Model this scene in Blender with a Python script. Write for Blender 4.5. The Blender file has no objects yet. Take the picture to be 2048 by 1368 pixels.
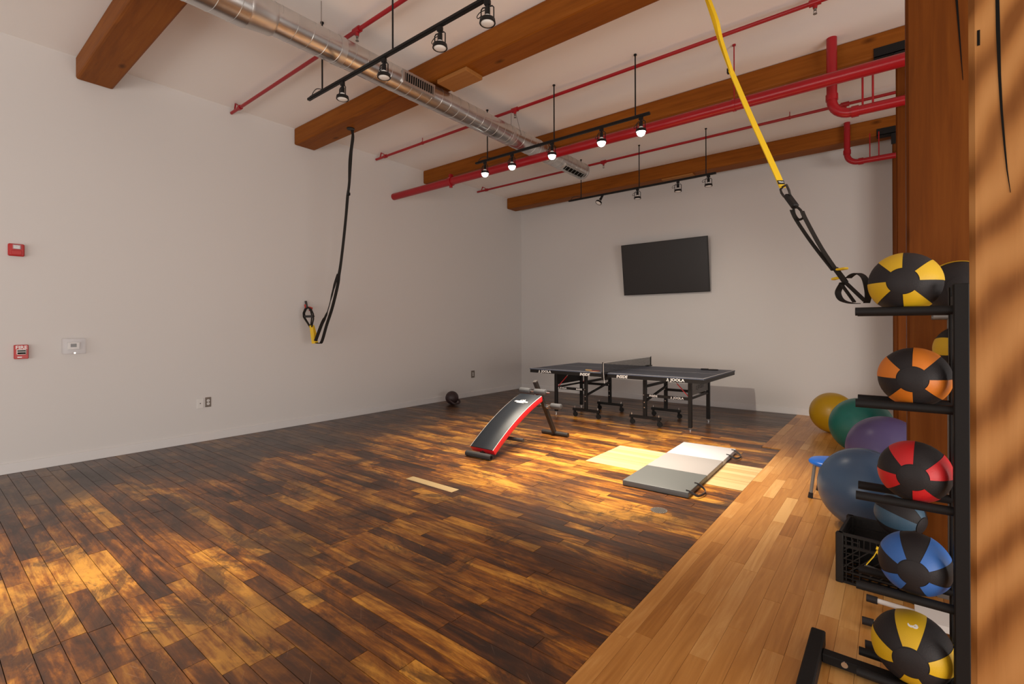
import bpy, bmesh, math, random
from mathutils import Vector, Matrix
random.seed(7)
SC = bpy.context.scene
COL = SC.collection
PI = math.pi
def V(*a): return Vector(a)

# ------------------------------------------------------------------ camera
IW, IH, FPX = 2048.0, 1368.0, 964.716
CAMH = 1.425
YAW, PIT, ROL = -0.67058, 0.00132, -0.00302
CY = IH / 2 - 31.13
_f = V(math.sin(YAW) * math.cos(PIT), math.cos(YAW) * math.cos(PIT), math.sin(PIT))
_r0 = V(math.cos(YAW), -math.sin(YAW), 0)
_u0 = _r0.cross(_f)
_r = _r0 * math.cos(ROL) + _u0 * math.sin(ROL)
_u = _u0 * math.cos(ROL) - _r0 * math.sin(ROL)
CAMP = V(0, 0, CAMH)
cam = bpy.data.cameras.new('camera')
cam.sensor_width = 36.0
cam.lens = FPX / IW * 36.0
cam.shift_y = -31.13 / IW
cam.clip_start = 0.02
cam_o = bpy.data.objects.new('camera', cam)
COL.objects.link(cam_o)
cam_o.matrix_world = Matrix(((_r.x, _u.x, -_f.x, 0), (_r.y, _u.y, -_f.y, 0), (_r.z, _u.z, -_f.z, CAMH), (0, 0, 0, 1)))
SC.camera = cam_o
# a pixel gives a direction; the surface the thing touches gives its distance
def ray(u, v): return _f + _r * ((u - IW / 2) / FPX) - _u * ((v - CY) / FPX)
def atz(u, v, z=0.0):
    d = ray(u, v); return CAMP + d * ((z - CAMH) / d.z)
def ony(u, v, y):
    d = ray(u, v); return CAMP + d * (y / d.y)
def onx(u, v, x):
    d = ray(u, v); return CAMP + d * (x / d.x)
def proj(P):
    X = P - CAMP; d = X.dot(_f)
    if d < .05: return None
    return (IW / 2 + FPX * X.dot(_r) / d, CY - FPX * X.dot(_u) / d, d)

# ------------------------------------------------------------------ world, lights, exposure
SC.view_settings.view_transform = 'Standard'
SC.view_settings.look = 'None'
SC.view_settings.gamma = 1.0
SC.view_settings.use_curve_mapping = False
SC.view_settings.exposure = 0.16
world = bpy.data.worlds.new('world'); SC.world = world
world.use_nodes = True
world.node_tree.nodes['Background'].inputs[0].default_value = (1.0, 0.90, 0.84, 1)
world.node_tree.nodes['Background'].inputs[1].default_value = 0.30
def spot(name, loc, aim, power, size, blend, color=(1, .88, .72), rad=.03, parent=None):
    l = bpy.data.lights.new(name, 'SPOT'); l.energy = power; l.spot_size = math.radians(size); l.spot_blend = blend
    l.color = color; l.shadow_soft_size = rad
    o = bpy.data.objects.new(name, l); COL.objects.link(o)
    o.location = loc
    o.rotation_euler = (Vector(aim) - Vector(loc)).to_track_quat('-Z', 'Y').to_euler()
    return o
def area(name, loc, aim, power, sx, sy, color=(1, .93, .86)):
    l = bpy.data.lights.new(name, 'AREA'); l.shape = 'RECTANGLE'; l.size = sx; l.size_y = sy; l.energy = power; l.color = color
    o = bpy.data.objects.new(name, l); COL.objects.link(o); o.location = loc
    o.rotation_euler = (Vector(aim) - Vector(loc)).to_track_quat('-Z', 'Y').to_euler()
    return o
# the next ceiling track, just behind the camera: one lamp turned to the far wall, two pointing down
spot('track_lamp_light', (-2.13, .045, 3.48), (-2.9, 8.9, .15), 540, 42, .9, rad=.025)
spot('track_lamp_light', (-2.9, .045, 3.48), (-3.05, .12, 0), 430, 54, .95)
spot('track_lamp_light', (-3.9, .045, 3.48), (-4.1, -.1, 0), 160, 70, .95)
# lamps of the middle track (their own light)
LIT = [-4.284, -3.823, -3.211, -2.551, -2.088]
for k, x in enumerate(LIT):
    spot('track_lamp_light', (x, 4.83, 3.405), (x + (.25, .35, .35, .25, .05)[k], 4.75, 0), (140, 240, 430, 470, 340)[k], 72, .95)
# unseen area lights added as soft fill, behind and right of the camera
area('fill_light', (-1.6, -4.6, 1.0), (-2.6, 1.0, 3.6), 190, 7.0, 2.0)
area('fill_light', (4.4, .2, 1.0), (-6.8, .9, 5.0), 300, 6.5, 2.0)

# ------------------------------------------------------------------ materials
def newmat(name):
    m = bpy.data.materials.new(name); m.use_nodes = True
    nt = m.node_tree
    return m, nt, nt.nodes['Principled BSDF']
def setin(b, **kw):
    names = dict(rough='Roughness', metal='Metallic', spec='Specular IOR Level', coat='Coat Weight', coatr='Coat Roughness', trans='Transmission Weight', alpha='Alpha', estr='Emission Strength', ior='IOR')
    for k, v in kw.items(): b.inputs[names[k]].default_value = v
def plain(name, col, rough=.5, bump=0, bscale=60, var=0, vscale=4, **kw):
    m, nt, b = newmat(name)
    b.inputs['Base Color'].default_value = (*col, 1)
    setin(b, rough=rough, **kw)
    tc = nt.nodes.new('ShaderNodeTexCoord')
    if var:
        n = nt.nodes.new('ShaderNodeTexNoise'); n.inputs['Scale'].default_value = vscale; n.inputs['Detail'].default_value = 5
        nt.links.new(tc.outputs['Object'], n.inputs['Vector'])
        r = nt.nodes.new('ShaderNodeValToRGB')
        r.color_ramp.elements[0].position = .3; r.color_ramp.elements[1].position = .7
        r.color_ramp.elements[0].color = (*[c * (1 - var) for c in col], 1)
        r.color_ramp.elements[1].color = (*[min(1, c * (1 + var)) for c in col], 1)
        nt.links.new(n.outputs['Fac'], r.inputs[0]); nt.links.new(r.outputs[0], b.inputs['Base Color'])
    if bump:
        n = nt.nodes.new('ShaderNodeTexNoise'); n.inputs['Scale'].default_value = bscale; n.inputs['Detail'].default_value = 3
        nt.links.new(tc.outputs['Object'], n.inputs['Vector'])
        bp = nt.nodes.new('ShaderNodeBump'); bp.inputs['Strength'].default_value = bump; bp.inputs['Distance'].default_value = .01
        nt.links.new(n.outputs['Fac'], bp.inputs['Height']); nt.links.new(bp.outputs[0], b.inputs['Normal'])
    return m
def ramp(nt, stops):
    r = nt.nodes.new('ShaderNodeValToRGB'); e = r.color_ramp.elements
    while len(e) < len(stops): e.new(.5)
    for k, (p, c) in enumerate(stops): e[k].position = p; e[k].color = (*c, 1)
    return r
def mth(nt, op, a, b=None, clamp=False):
    n = nt.nodes.new('ShaderNodeMath'); n.operation = op; n.use_clamp = clamp
    for k, x in enumerate((a, b)):
        if x is None: continue
        if isinstance(x, (int, float)): n.inputs[k].default_value = x
        else: nt.links.new(x, n.inputs[k])
    return n.outputs[0]
def mixc(nt, fac, a, b):
    n = nt.nodes.new('ShaderNodeMix'); n.data_type = 'RGBA'
    for s, x in ((0, fac), (6, a), (7, b)):
        if isinstance(x, (int, float)): n.inputs[s].default_value = x
        elif isinstance(x, tuple): n.inputs[s].default_value = (*x, 1)
        else: nt.links.new(x, n.inputs[s])
    return n.outputs[2]
def noise(nt, vec, scale, sc=(1, 1, 1), detail=4, rough=.55, dist=0, add=None):
    mp = nt.nodes.new('ShaderNodeMapping'); mp.inputs['Scale'].default_value = sc
    nt.links.new(vec, mp.inputs['Vector'])
    if add is not None: nt.links.new(add, mp.inputs['Location'])
    n = nt.nodes.new('ShaderNodeTexNoise'); n.inputs['Scale'].default_value = scale; n.inputs['Detail'].default_value = detail
    n.inputs['Roughness'].default_value = rough; n.inputs['Distortion'].default_value = dist
    nt.links.new(mp.outputs[0], n.inputs['Vector']); return n.outputs['Fac']
def timber(name, c0, c1, c2, axis, rough=.55, fine=26, knots=True, wavy=False):
    """heavy timber: grain along one axis"""
    m, nt, b = newmat(name); setin(b, rough=rough, spec=.12)
    tc = nt.nodes.new('ShaderNodeTexCoord'); vec = tc.outputs['Object']
    st = [1, 1, 1]; st['xyz'.index(axis)] = .06
    g = noise(nt, vec, fine, tuple(st), 5, .6, .6)
    st2 = [1, 1, 1]; st2['xyz'.index(axis)] = .12
    l = noise(nt, vec, 3.2, tuple(st2), 3, .5, .8)
    f = mth(nt, 'ADD', mth(nt, 'MULTIPLY', g, .55), mth(nt, 'MULTIPLY', l, .5))
    if wavy:
        mp = nt.nodes.new('ShaderNodeMapping'); mp.inputs['Scale'].default_value = (1.0, 1.0, .30); mp.inputs['Rotation'].default_value = (.0, .5, .0)
        nt.links.new(vec, mp.inputs['Vector'])
        w = nt.nodes.new('ShaderNodeTexWave'); w.wave_type = 'RINGS'; w.inputs['Scale'].default_value = 9; w.inputs['Distortion'].default_value = 5; w.inputs['Detail'].default_value = 2; w.inputs['Detail Scale'].default_value = .9
        nt.links.new(mp.outputs[0], w.inputs['Vector'])
        f = mth(nt, 'ADD', mth(nt, 'MULTIPLY', f, .55), mth(nt, 'MULTIPLY', w.outputs['Fac'], .42))
    r = ramp(nt, [(.28, c0), (.5, c1), (.78, c2)]); nt.links.new(f, r.inputs[0])
    out = r.outputs[0]
    if knots:
        mp = nt.nodes.new('ShaderNodeMapping'); s3 = [3.0, 3.0, 3.0]; s3['xyz'.index(axis)] = 1.4; mp.inputs['Scale'].default_value = s3
        nt.links.new(vec, mp.inputs['Vector'])
        vo = nt.nodes.new('ShaderNodeTexVoronoi'); vo.inputs['Scale'].default_value = 1.0; nt.links.new(mp.outputs[0], vo.inputs['Vector'])
        k = ramp(nt, [(.03, (1, 1, 1)), (.11, (0, 0, 0))]); nt.links.new(vo.outputs['Distance'], k.inputs[0])
        out = mixc(nt, mth(nt, 'MULTIPLY', k.outputs[0], .75), out, tuple(c * .35 for c in c0))
    nt.links.new(out, b.inputs['Base Color'])
    bp = nt.nodes.new('ShaderNodeBump'); bp.inputs['Strength'].default_value = .25; bp.inputs['Distance'].default_value = .004
    nt.links.new(g, bp.inputs['Height']); nt.links.new(bp.outputs[0], b.inputs['Normal'])
    return m
def floor_old():
    m, nt, b = newmat('old_floor_wood')
    ge = nt.nodes.new('ShaderNodeNewGeometry'); pos = ge.outputs['Position']
    at = nt.nodes.new('ShaderNodeAttribute'); at.attribute_name = 'tone'; tone = at.outputs['Fac']
    cx = nt.nodes.new('ShaderNodeCombineXYZ'); nt.links.new(mth(nt, 'MULTIPLY', tone, 37.0), cx.inputs[0]); nt.links.new(mth(nt, 'MULTIPLY', tone, 91.0), cx.inputs[2])
    grain = noise(nt, pos, 1.0, (2.2, 55, 1), 5, .65, .5, add=cx.outputs[0])
    streak = noise(nt, pos, 1.0, (1.5, 17, 1), 5, .66, .9, add=cx.outputs[0])
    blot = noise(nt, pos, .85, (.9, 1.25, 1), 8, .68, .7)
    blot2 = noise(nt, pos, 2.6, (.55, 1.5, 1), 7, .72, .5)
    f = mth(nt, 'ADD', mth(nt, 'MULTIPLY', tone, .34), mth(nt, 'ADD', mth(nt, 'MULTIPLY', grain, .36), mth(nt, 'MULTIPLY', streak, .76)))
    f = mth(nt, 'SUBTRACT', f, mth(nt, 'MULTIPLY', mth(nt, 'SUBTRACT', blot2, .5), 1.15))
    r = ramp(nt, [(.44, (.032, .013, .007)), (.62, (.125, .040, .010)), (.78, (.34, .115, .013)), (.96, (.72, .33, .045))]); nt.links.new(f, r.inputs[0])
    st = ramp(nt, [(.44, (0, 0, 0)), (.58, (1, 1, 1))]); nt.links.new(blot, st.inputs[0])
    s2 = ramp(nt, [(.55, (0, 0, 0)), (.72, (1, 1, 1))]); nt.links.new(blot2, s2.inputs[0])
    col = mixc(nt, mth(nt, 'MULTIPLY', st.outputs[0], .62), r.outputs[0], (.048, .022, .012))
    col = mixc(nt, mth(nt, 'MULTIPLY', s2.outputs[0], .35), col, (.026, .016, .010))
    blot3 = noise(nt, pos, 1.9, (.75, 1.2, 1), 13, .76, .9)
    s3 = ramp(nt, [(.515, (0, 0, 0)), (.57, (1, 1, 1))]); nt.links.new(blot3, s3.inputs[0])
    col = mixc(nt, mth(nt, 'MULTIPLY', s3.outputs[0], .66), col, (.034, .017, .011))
    # darker towards the left and back walls, with an uneven edge
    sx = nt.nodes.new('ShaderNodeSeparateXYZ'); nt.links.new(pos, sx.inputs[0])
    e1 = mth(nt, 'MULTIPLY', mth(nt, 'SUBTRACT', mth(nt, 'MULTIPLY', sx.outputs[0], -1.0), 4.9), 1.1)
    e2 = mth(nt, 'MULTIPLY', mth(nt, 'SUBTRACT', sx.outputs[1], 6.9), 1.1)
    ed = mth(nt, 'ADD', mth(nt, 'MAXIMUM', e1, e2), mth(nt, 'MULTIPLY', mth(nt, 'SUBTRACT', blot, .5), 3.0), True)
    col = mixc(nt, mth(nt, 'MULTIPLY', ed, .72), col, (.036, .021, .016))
    vo = nt.nodes.new('ShaderNodeTexVoronoi'); vo.inputs['Scale'].default_value = 3.1
    nt.links.new(pos, vo.inputs['Vector'])
    kn = ramp(nt, [(.02, (1, 1, 1)), (.06, (0, 0, 0))]); nt.links.new(vo.outputs['Distance'], kn.inputs[0])
    col = mixc(nt, mth(nt, 'MULTIPLY', kn.outputs[0], .7), col, (.02, .012, .008))
    for ang_, thr, tint in ((.6, .705, (.30, .20, .13)), (-.35, .715, (.34, .24, .16)), (1.9, .71, (.02, .012, .008))):
        mr = nt.nodes.new('ShaderNodeMapping'); mr.inputs['Rotation'].default_value = (0, 0, ang_); nt.links.new(pos, mr.inputs['Vector'])
        sn = noise(nt, mr.outputs[0], 1.0, (4.5, 230, 1), 2, .5, .25)
        sr = ramp(nt, [(thr, (0, 0, 0)), (thr + .04, (1, 1, 1))]); nt.links.new(sn, sr.inputs[0])
        col = mixc(nt, mth(nt, 'MULTIPLY', sr.outputs[0], .55), col, tint)
    nt.links.new(col, b.inputs['Base Color'])
    nt.links.new(mth(nt, 'ADD', mth(nt, 'MULTIPLY', blot2, .25), .22), b.inputs['Roughness'])
    setin(b, spec=.5)
    bp = nt.nodes.new('ShaderNodeBump'); bp.inputs['Strength'].default_value = .16; bp.inputs['Distance'].default_value = .004
    nt.links.new(mth(nt, 'ADD', grain, blot2), bp.inputs['Height']); nt.links.new(bp.outputs[0], b.inputs['Normal'])
    return m
def floor_board(name, stops, axis, rough=.38):
    m, nt, b = newmat(name)
    ge = nt.nodes.new('ShaderNodeNewGeometry'); pos = ge.outputs['Position']
    at = nt.nodes.new('ShaderNodeAttribute'); at.attribute_name = 'tone'; tone = at.outputs['Fac']
    cx = nt.nodes.new('ShaderNodeCombineXYZ'); nt.links.new(mth(nt, 'MULTIPLY', tone, 37.0), cx.inputs[0]); nt.links.new(mth(nt, 'MULTIPLY', tone, 53.0), cx.inputs[1])
    sc = (2.0, 60, 1) if axis == 'x' else (60, 2.0, 1)
    sc2 = (1.2, 16, 1) if axis == 'x' else (16, 1.2, 1)
    grain = noise(nt, pos, 1.0, sc, 4, .6, .4, add=cx.outputs[0])
    fig = noise(nt, pos, 1.0, sc2, 3, .5, 2.2, add=cx.outputs[0])
    f = mth(nt, 'ADD', mth(nt, 'MULTIPLY', tone, .62), mth(nt, 'ADD', mth(nt, 'MULTIPLY', grain, .26), mth(nt, 'MULTIPLY', fig, .42)))
    r = ramp(nt, stops); nt.links.new(f, r.inputs[0]); nt.links.new(r.outputs[0], b.inputs['Base Color'])
    setin(b, rough=rough, spec=.45)
    return m
M = {}
M['wall'] = plain('white_wall_paint', (.665, .64, .625), .75, bump=.03, bscale=180)
M['ceil'] = plain('white_ceiling_paint', (.90, .86, .83), .8)
M['base'] = plain('white_trim_paint', (.70, .68, .675), .5)
M['slab'] = plain('dark_subfloor', (.012, .008, .006), .9, spec=0.05)
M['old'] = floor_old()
M['oak'] = floor_board('oak_floor', [(.22, (.24, .078, .010)), (.46, (.42, .165, .028)), (.66, (.56, .25, .058)), (.92, (.76, .43, .15))], 'y', .34)
M['maple'] = floor_board('pale_maple_board', [(.2, (.52, .33, .13)), (.9, (.68, .49, .24))], 'x', .45)
M['beam'] = timber('beam_timber', (.15, .040, .004), (.24, .070, .007), (.32, .108, .014), 'x')
M['post'] = timber('column_timber', (.085, .020, .0012), (.135, .035, .0025), (.19, .058, .006), 'z')
M['post1'] = timber('near_column_timber', (.17, .058, .012), (.32, .132, .036), (.43, .20, .065), 'z', wavy=True, knots=False)
M['block'] = timber('block_timber', (.26, .10, .025), (.36, .15, .04), (.42, .19, .06), 'x', knots=False)
M['red'] = plain('red_pipe_paint', (.33, .004, .010), .32, spec=.5)
M['reddev'] = plain('red_device_plastic', (.48, .012, .012), .35)
M['black'] = plain('black_metal', (.012, .011, .011), .42, spec=0.22)
M['blackm'] = plain('matte_black_steel', (.010, .009, .009), .6, bump=.05, spec=0.22)
M['foam'] = plain('grey_foam', (.060, .060, .064), .85, bump=.15, bscale=250)
M['dfoam'] = plain('charcoal_foam', (.035, .032, .032), .8, bump=.15, bscale=250)
M['gun'] = plain('gunmetal_tube', (.045, .040, .038), .4, metal=.5)
M['chrome'] = plain('bright_steel', (.65, .64, .63), .25, metal=1)
M['galv'] = plain('galvanised_duct', (.60, .58, .565), .27, metal=.95, var=.08, vscale=7)
M['galv2'] = plain('duct_seam_steel', (.62, .60, .58), .35, metal=.9)
M['dark'] = plain('dark_void', (.008, .007, .006), .7, spec=0.05)
M['white'] = plain('white_plastic', (.72, .70, .68), .4)
M['print'] = plain('white_print', (.85, .85, .85), .5)
M['plate'] = plain('brushed_steel_plate', (.22, .19, .165), .4, metal=.5)
M['glass'] = plain('clear_cover', (.70, .69, .74), .12, alpha=.20)
M['lcd'] = plain('grey_display', (.04, .043, .036), .3)
M['screen'] = plain('tv_screen', (.020, .017, .017), .28, spec=.5)
M['tabletop'] = plain('table_top_blue_grey', (.078, .095, .138), .5, spec=.3)
M['panelgrey'] = plain('grey_panel', (.13, .125, .12), .5)
M['redtube'] = plain('red_strut', (.55, .03, .035), .4)
M['pad'] = plain('black_vinyl', (.012, .015, .020), .42, bump=.05, bscale=40, spec=.3)
M['redv'] = plain('red_vinyl', (.62, .018, .025), .38)
M['yellow'] = plain('yellow_webbing', (.78, .50, .008), .6, bump=.1, bscale=300)
M['web'] = plain('black_webbing', (.016, .013, .011), .7, bump=.1, bscale=300, spec=0.22)
M['redcord'] = plain('red_cord', (.5, .03, .02), .7)
M['mat1'] = plain('dark_grey_vinyl', (.125, .131, .128), .48, bump=.03, bscale=30)
M['mat2'] = plain('taupe_grey_vinyl', (.34, .315, .305), .5, bump=.03, bscale=30)
M['mat3'] = plain('pale_grey_vinyl', (.50, .49, .51), .5, bump=.03, bscale=30)
M['strapgrey'] = plain('grey_strap', (.055, .05, .048), .7)
M['rubber'] = plain('black_rubber', (.022, .019, .020), .55, bump=.12, bscale=220, spec=0.22)
for n, c in (('ylw', (.62, .38, .008)), ('org', (.62, .175, .012)), ('rdd', (.55, .012, .016)), ('blu', (.035, .135, .44)), ('dbl', (.035, .085, .14))):
    M['mb_' + n] = plain('medicine_ball_' + n, c, .5, bump=.08, bscale=260)
for n, c in (('yellow', (.46, .265, .006)), ('green', (.012, .16, .135)), ('purple', (.085, .065, .17)), ('blue', (.055, .105, .19))):
    M['ex_' + n] = plain('vinyl_ball_' + n, c, .33, spec=.45)
M['bluep'] = plain('blue_plastic', (.012, .16, .72), .3)
M['legs'] = plain('grey_leg_paint', (.22, .21, .20), .4, metal=.4)
M['crate'] = plain('black_crate_plastic', (.014, .012, .011), .45, spec=0.22)
M['iron'] = plain('maroon_cast_iron', (.035, .018, .018), .5, bump=.1)
M['bulb'] = plain('frosted_lamp_glass', (.80, .78, .75), .25)
M['paddle_r'] = plain('red_rubber', (.30, .03, .03), .6)
M['paddle_w'] = plain('pale_wood_handle', (.50, .33, .15), .5)
M['net'] = plain('grey_net', (.035, .035, .038), .8)
m, nt, b = newmat('lit_lamp_lens'); b.inputs['Base Color'].default_value = (1, 1, 1, 1)
b.inputs['Emission Color'].default_value = (1, .97, .92, 1); b.inputs['Emission Strength'].default_value = 14; M['lit'] = m

# ------------------------------------------------------------------ mesh helpers
class MB:
    def __init__(s): s.bm = bmesh.new()
    def _add(s, verts, faces):
        vs = [s.bm.verts.new(v) for v in verts]
        for f in faces:
            try: s.bm.faces.new([vs[i] for i in f])
            except ValueError: pass
        return vs
    def box(s, lo, hi, bev=0, rot=None, about=None, seg=1):
        lo = Vector(lo); hi = Vector(hi)
        pts = [V((lo, hi)[i].x, (lo, hi)[j].y, (lo, hi)[k].z) for i in (0, 1) for j in (0, 1) for k in (0, 1)]
        if rot is not None:
            c = Vector(about) if about is not None else (lo + hi) / 2
            pts = [rot @ (q - c) + c for q in pts]
        vs = s._add(pts, [(0, 1, 3, 2), (4, 6, 7, 5), (0, 4, 5, 1), (2, 3, 7, 6), (0, 2, 6, 4), (1, 5, 7, 3)])
        if bev:
            es = {e for v in vs for e in v.link_edges}
            bmesh.ops.bevel(s.bm, geom=list(es), offset=bev, segments=seg, profile=.5, affect='EDGES')
        return s
    def bar(s, p0, p1, w, h, up=(0, 0, 1), bev=0):
        p0 = Vector(p0); p1 = Vector(p1); d = (p1 - p0).normalized(); up = Vector(up)
        if abs(d.dot(up)) > .98: up = V(0, 1, 0)
        a = d.cross(up).normalized(); b = a.cross(d).normalized()
        pts = [q + a * (sa * w / 2) + b * (sb * h / 2) for q in (p0, p1) for sa in (-1, 1) for sb in (-1, 1)]
        vs = s._add(pts, [(0, 1, 3, 2), (4, 6, 7, 5), (0, 4, 5, 1), (2, 3, 7, 6), (0, 2, 6, 4), (1, 5, 7, 3)])
        if bev: bmesh.ops.bevel(s.bm, geom=list({e for v in vs for e in v.link_edges}), offset=bev, segments=1, affect='EDGES')
        return s
    def cyl(s, p0, p1, r, r2=None, n=16, caps=True):
        p0 = Vector(p0); p1 = Vector(p1); r2 = r if r2 is None else r2
        d = (p1 - p0).normalized(); up = V(0, 0, 1) if abs(d.z) < .95 else V(0, 1, 0)
        a = d.cross(up).normalized(); b = a.cross(d)
        pts = [q + (a * math.cos(2 * PI * k / n) + b * math.sin(2 * PI * k / n)) * rr for q, rr in ((p0, r), (p1, r2)) for k in range(n)]
        fs = [(k, (k + 1) % n, n + (k + 1) % n, n + k) for k in range(n)]
        if caps: fs += [tuple(range(n - 1, -1, -1)), tuple(range(n, 2 * n))]
        s._add(pts, fs); return s
    def tube(s, path, r, n=10, closed=False):
        path = [Vector(q) for q in path]; m = len(path); pts = []; prev = None
        for i, q in enumerate(path):
            if closed: d = (path[(i + 1) % m] - path[i - 1]).normalized()
            else: d = (path[min(i + 1, m - 1)] - path[max(i - 1, 0)]).normalized()
            if prev is None:
                up = V(0, 0, 1) if abs(d.z) < .9 else V(0, 1, 0); a = d.cross(up).normalized()
            else:
                a = (prev - d * prev.dot(d)).normalized()
            prev = a; b = d.cross(a)
            pts += [q + (a * math.cos(2 * PI * k / n) + b * math.sin(2 * PI * k / n)) * r for k in range(n)]
        fs = []
        for i in range(m if closed else m - 1):
            j = (i + 1) % m
            fs += [(i * n + k, i * n + (k + 1) % n, j * n + (k + 1) % n, j * n + k) for k in range(n)]
        if not closed: fs += [tuple(range(n - 1, -1, -1)), tuple(range((m - 1) * n, m * n))]
        s._add(pts, fs); return s
    def ribbon(s, path, wvec, w, t=.003):
        path = [Vector(q) for q in path]; m = len(path); pts = []
        for i, q in enumerate(path):
            d = (path[min(i + 1, m - 1)] - path[max(i - 1, 0)]).normalized()
            wv = Vector(wvec[i] if isinstance(wvec, list) else wvec); wv = (wv - d * wv.dot(d)).normalized(); nn = d.cross(wv)
            ww = w[i] if isinstance(w, list) else w
            pts += [q + wv * (sa * ww / 2) + nn * (sb * t / 2) for sa, sb in ((-1, -1), (1, -1), (1, 1), (-1, 1))]
        fs = [(i * 4 + k, i * 4 + (k + 1) % 4, i * 4 + 4 + (k + 1) % 4, i * 4 + 4 + k) for i in range(m - 1) for k in range(4)]
        fs += [(3, 2, 1, 0), tuple(range((m - 1) * 4, m * 4))]
        s._add(pts, fs); return s
    def lathe(s, prof, origin=(0, 0, 0), axis=(0, 0, 1), n=24):
        o = Vector(origin); d = Vector(axis).normalized(); up = V(0, 0, 1) if abs(d.z) < .95 else V(0, 1, 0)
        a = d.cross(up).normalized(); b = d.cross(a); m = len(prof); pts = []
        for (r, h) in prof:
            pts += [o + d * h + (a * math.cos(2 * PI * k / n) + b * math.sin(2 * PI * k / n)) * max(r, 1e-5) for k in range(n)]
        fs = [(i * n + k, i * n + (k + 1) % n, (i + 1) * n + (k + 1) % n, (i + 1) * n + k) for i in range(m - 1) for k in range(n)]
        fs += [tuple(range(n - 1, -1, -1)), tuple(range((m - 1) * n, m * n))]
        s._add(pts, fs); return s
    def sphere(s, c, r, n=48, sq=(1, 1, 1)):
        res = bmesh.ops.create_uvsphere(s.bm, u_segments=n, v_segments=n // 2, radius=1)
        for v in res['verts']: v.co = Vector(c) + V(v.co.x * r * sq[0], v.co.y * r * sq[1], v.co.z * r * sq[2])
        return s
    def patch(s, r, th0, th1, ph0, ph1, nt=14, nph=10, inner=None):
        def P(rr, t, f): return V(rr * math.sin(t) * math.cos(f), -rr * math.cos(t), rr * math.sin(t) * math.sin(f))
        pts = [P(r, th0 + (th1 - th0) * i / nt, ph0 + (ph1 - ph0) * j / nph) for i in range(nt + 1) for j in range(nph + 1)]
        w = nph + 1
        s._add(pts, [(i * w + j, i * w + j + 1, (i + 1) * w + j + 1, (i + 1) * w + j) for i in range(nt) for j in range(nph)]); return s
    def prism(s, poly, p0, ax, ay, depth):
        """polygon (a,b) in plane p0+a*ax+b*ay, extruded by depth vector"""
        p0 = Vector(p0); ax = Vector(ax); ay = Vector(ay); dv = Vector(depth); n = len(poly)
        pts = [p0 + ax * a + ay * b for a, b in poly] + [p0 + ax * a + ay * b + dv for a, b in poly]
        s._add(pts, [tuple(range(n - 1, -1, -1)), tuple(range(n, 2 * n))] + [(k, (k + 1) % n, n + (k + 1) % n, n + k) for k in range(n)]); return s
WL = {}
def build(name, mb, mat, parent=None, smooth=None, label=None, cat=None, group=None, kind=None, origin=None):
    """one mesh object; geometry is given in world coordinates (or in the parent's own frame when that is flagged local)"""
    bm = mb.bm
    bmesh.ops.recalc_face_normals(bm, faces=bm.faces[:])
    me = bpy.data.meshes.new(name); bm.to_mesh(me); bm.free()
    me.materials.append(M[mat] if isinstance(mat, str) else mat)
    if smooth is not None:
        me.polygons.foreach_set('use_smooth', [True] * len(me.polygons))
        if smooth > 0:
            try: me.set_sharp_from_angle(angle=math.radians(smooth))
            except Exception: pass
    o = bpy.data.objects.new(name, me); COL.objects.link(o)
    if parent is not None:
        o.parent = parent
        if parent.name in WL and WL[parent.name] is not None:
            me.transform(Matrix.Translation(-WL[parent.name])); WL[o.name] = WL[parent.name]
    else:
        if origin is None:
            xs = [v.co for v in me.vertices]
            lo = [min(c[i] for c in xs) for i in range(3)]; hi = [max(c[i] for c in xs) for i in range(3)]
            origin = V((lo[0] + hi[0]) / 2, (lo[1] + hi[1]) / 2, lo[2])
        origin = Vector(origin); me.transform(Matrix.Translation(-origin)); o.location = origin; WL[o.name] = origin.copy()
    tag(o, label, cat, group, kind); return o
def tag(o, label=None, cat=None, group=None, kind=None):
    for k, v in (('label', label), ('category', cat), ('group', group), ('kind', kind)):
        if v: o[k] = v
def thing(name, loc, label, cat, group=None, rotz=0, local=False):
    o = bpy.data.objects.new(name, None); COL.objects.link(o); o.empty_display_size = .1
    o.location = loc; o.rotation_euler = (0, 0, rotz); WL[o.name] = None if local else Vector(loc)
    tag(o, label, cat, group); return o
def copy_tree(o, parent=None):
    c = o.copy(); COL.objects.link(c); WL[c.name] = None
    if parent is not None: c.parent = parent
    for ch in list(o.children): copy_tree(ch, c)
    return c
def text(body, size, loc, xdir, ydir, mat, parent, name='lettering', bold=0, shear=0, sx=1.0):
    cu = bpy.data.curves.new('t', 'FONT'); cu.body = body; cu.size = size; cu.align_x = 'CENTER'; cu.align_y = 'CENTER'
    cu.extrude = .0006; cu.offset = bold; cu.shear = shear; cu.resolution_u = 2
    o = bpy.data.objects.new('t', cu); COL.objects.link(o)
    bpy.context.view_layer.update()
    me = bpy.data.meshes.new_from_object(o.evaluated_get(bpy.context.evaluated_depsgraph_get()))
    bpy.data.objects.remove(o); bpy.data.curves.remove(cu)
    xd = Vector(xdir).normalized(); yd = Vector(ydir).normalized(); zd = xd.cross(yd)
    mw = Matrix.Translation(Vector(loc)) @ Matrix(((xd.x * sx, yd.x, zd.x, 0), (xd.y * sx, yd.y, zd.y, 0), (xd.z * sx, yd.z, zd.z, 0), (0, 0, 0, 1)))
    me.transform(mw)
    if WL.get(parent.name) is not None: me.transform(Matrix.Translation(-WL[parent.name]))
    me.name = name; me.materials.clear(); me.materials.append(M[mat])
    r = bpy.data.objects.new(name, me); COL.objects.link(r); r.parent = parent; WL[r.name] = WL.get(parent.name); return r
def arc(p0, p1, sag, n=10):
    p0 = Vector(p0); p1 = Vector(p1); sag = Vector(sag)
    return [p0.lerp(p1, k / n) + sag * (4 * (k / n) * (1 - k / n)) for k in range(n + 1)]
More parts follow.
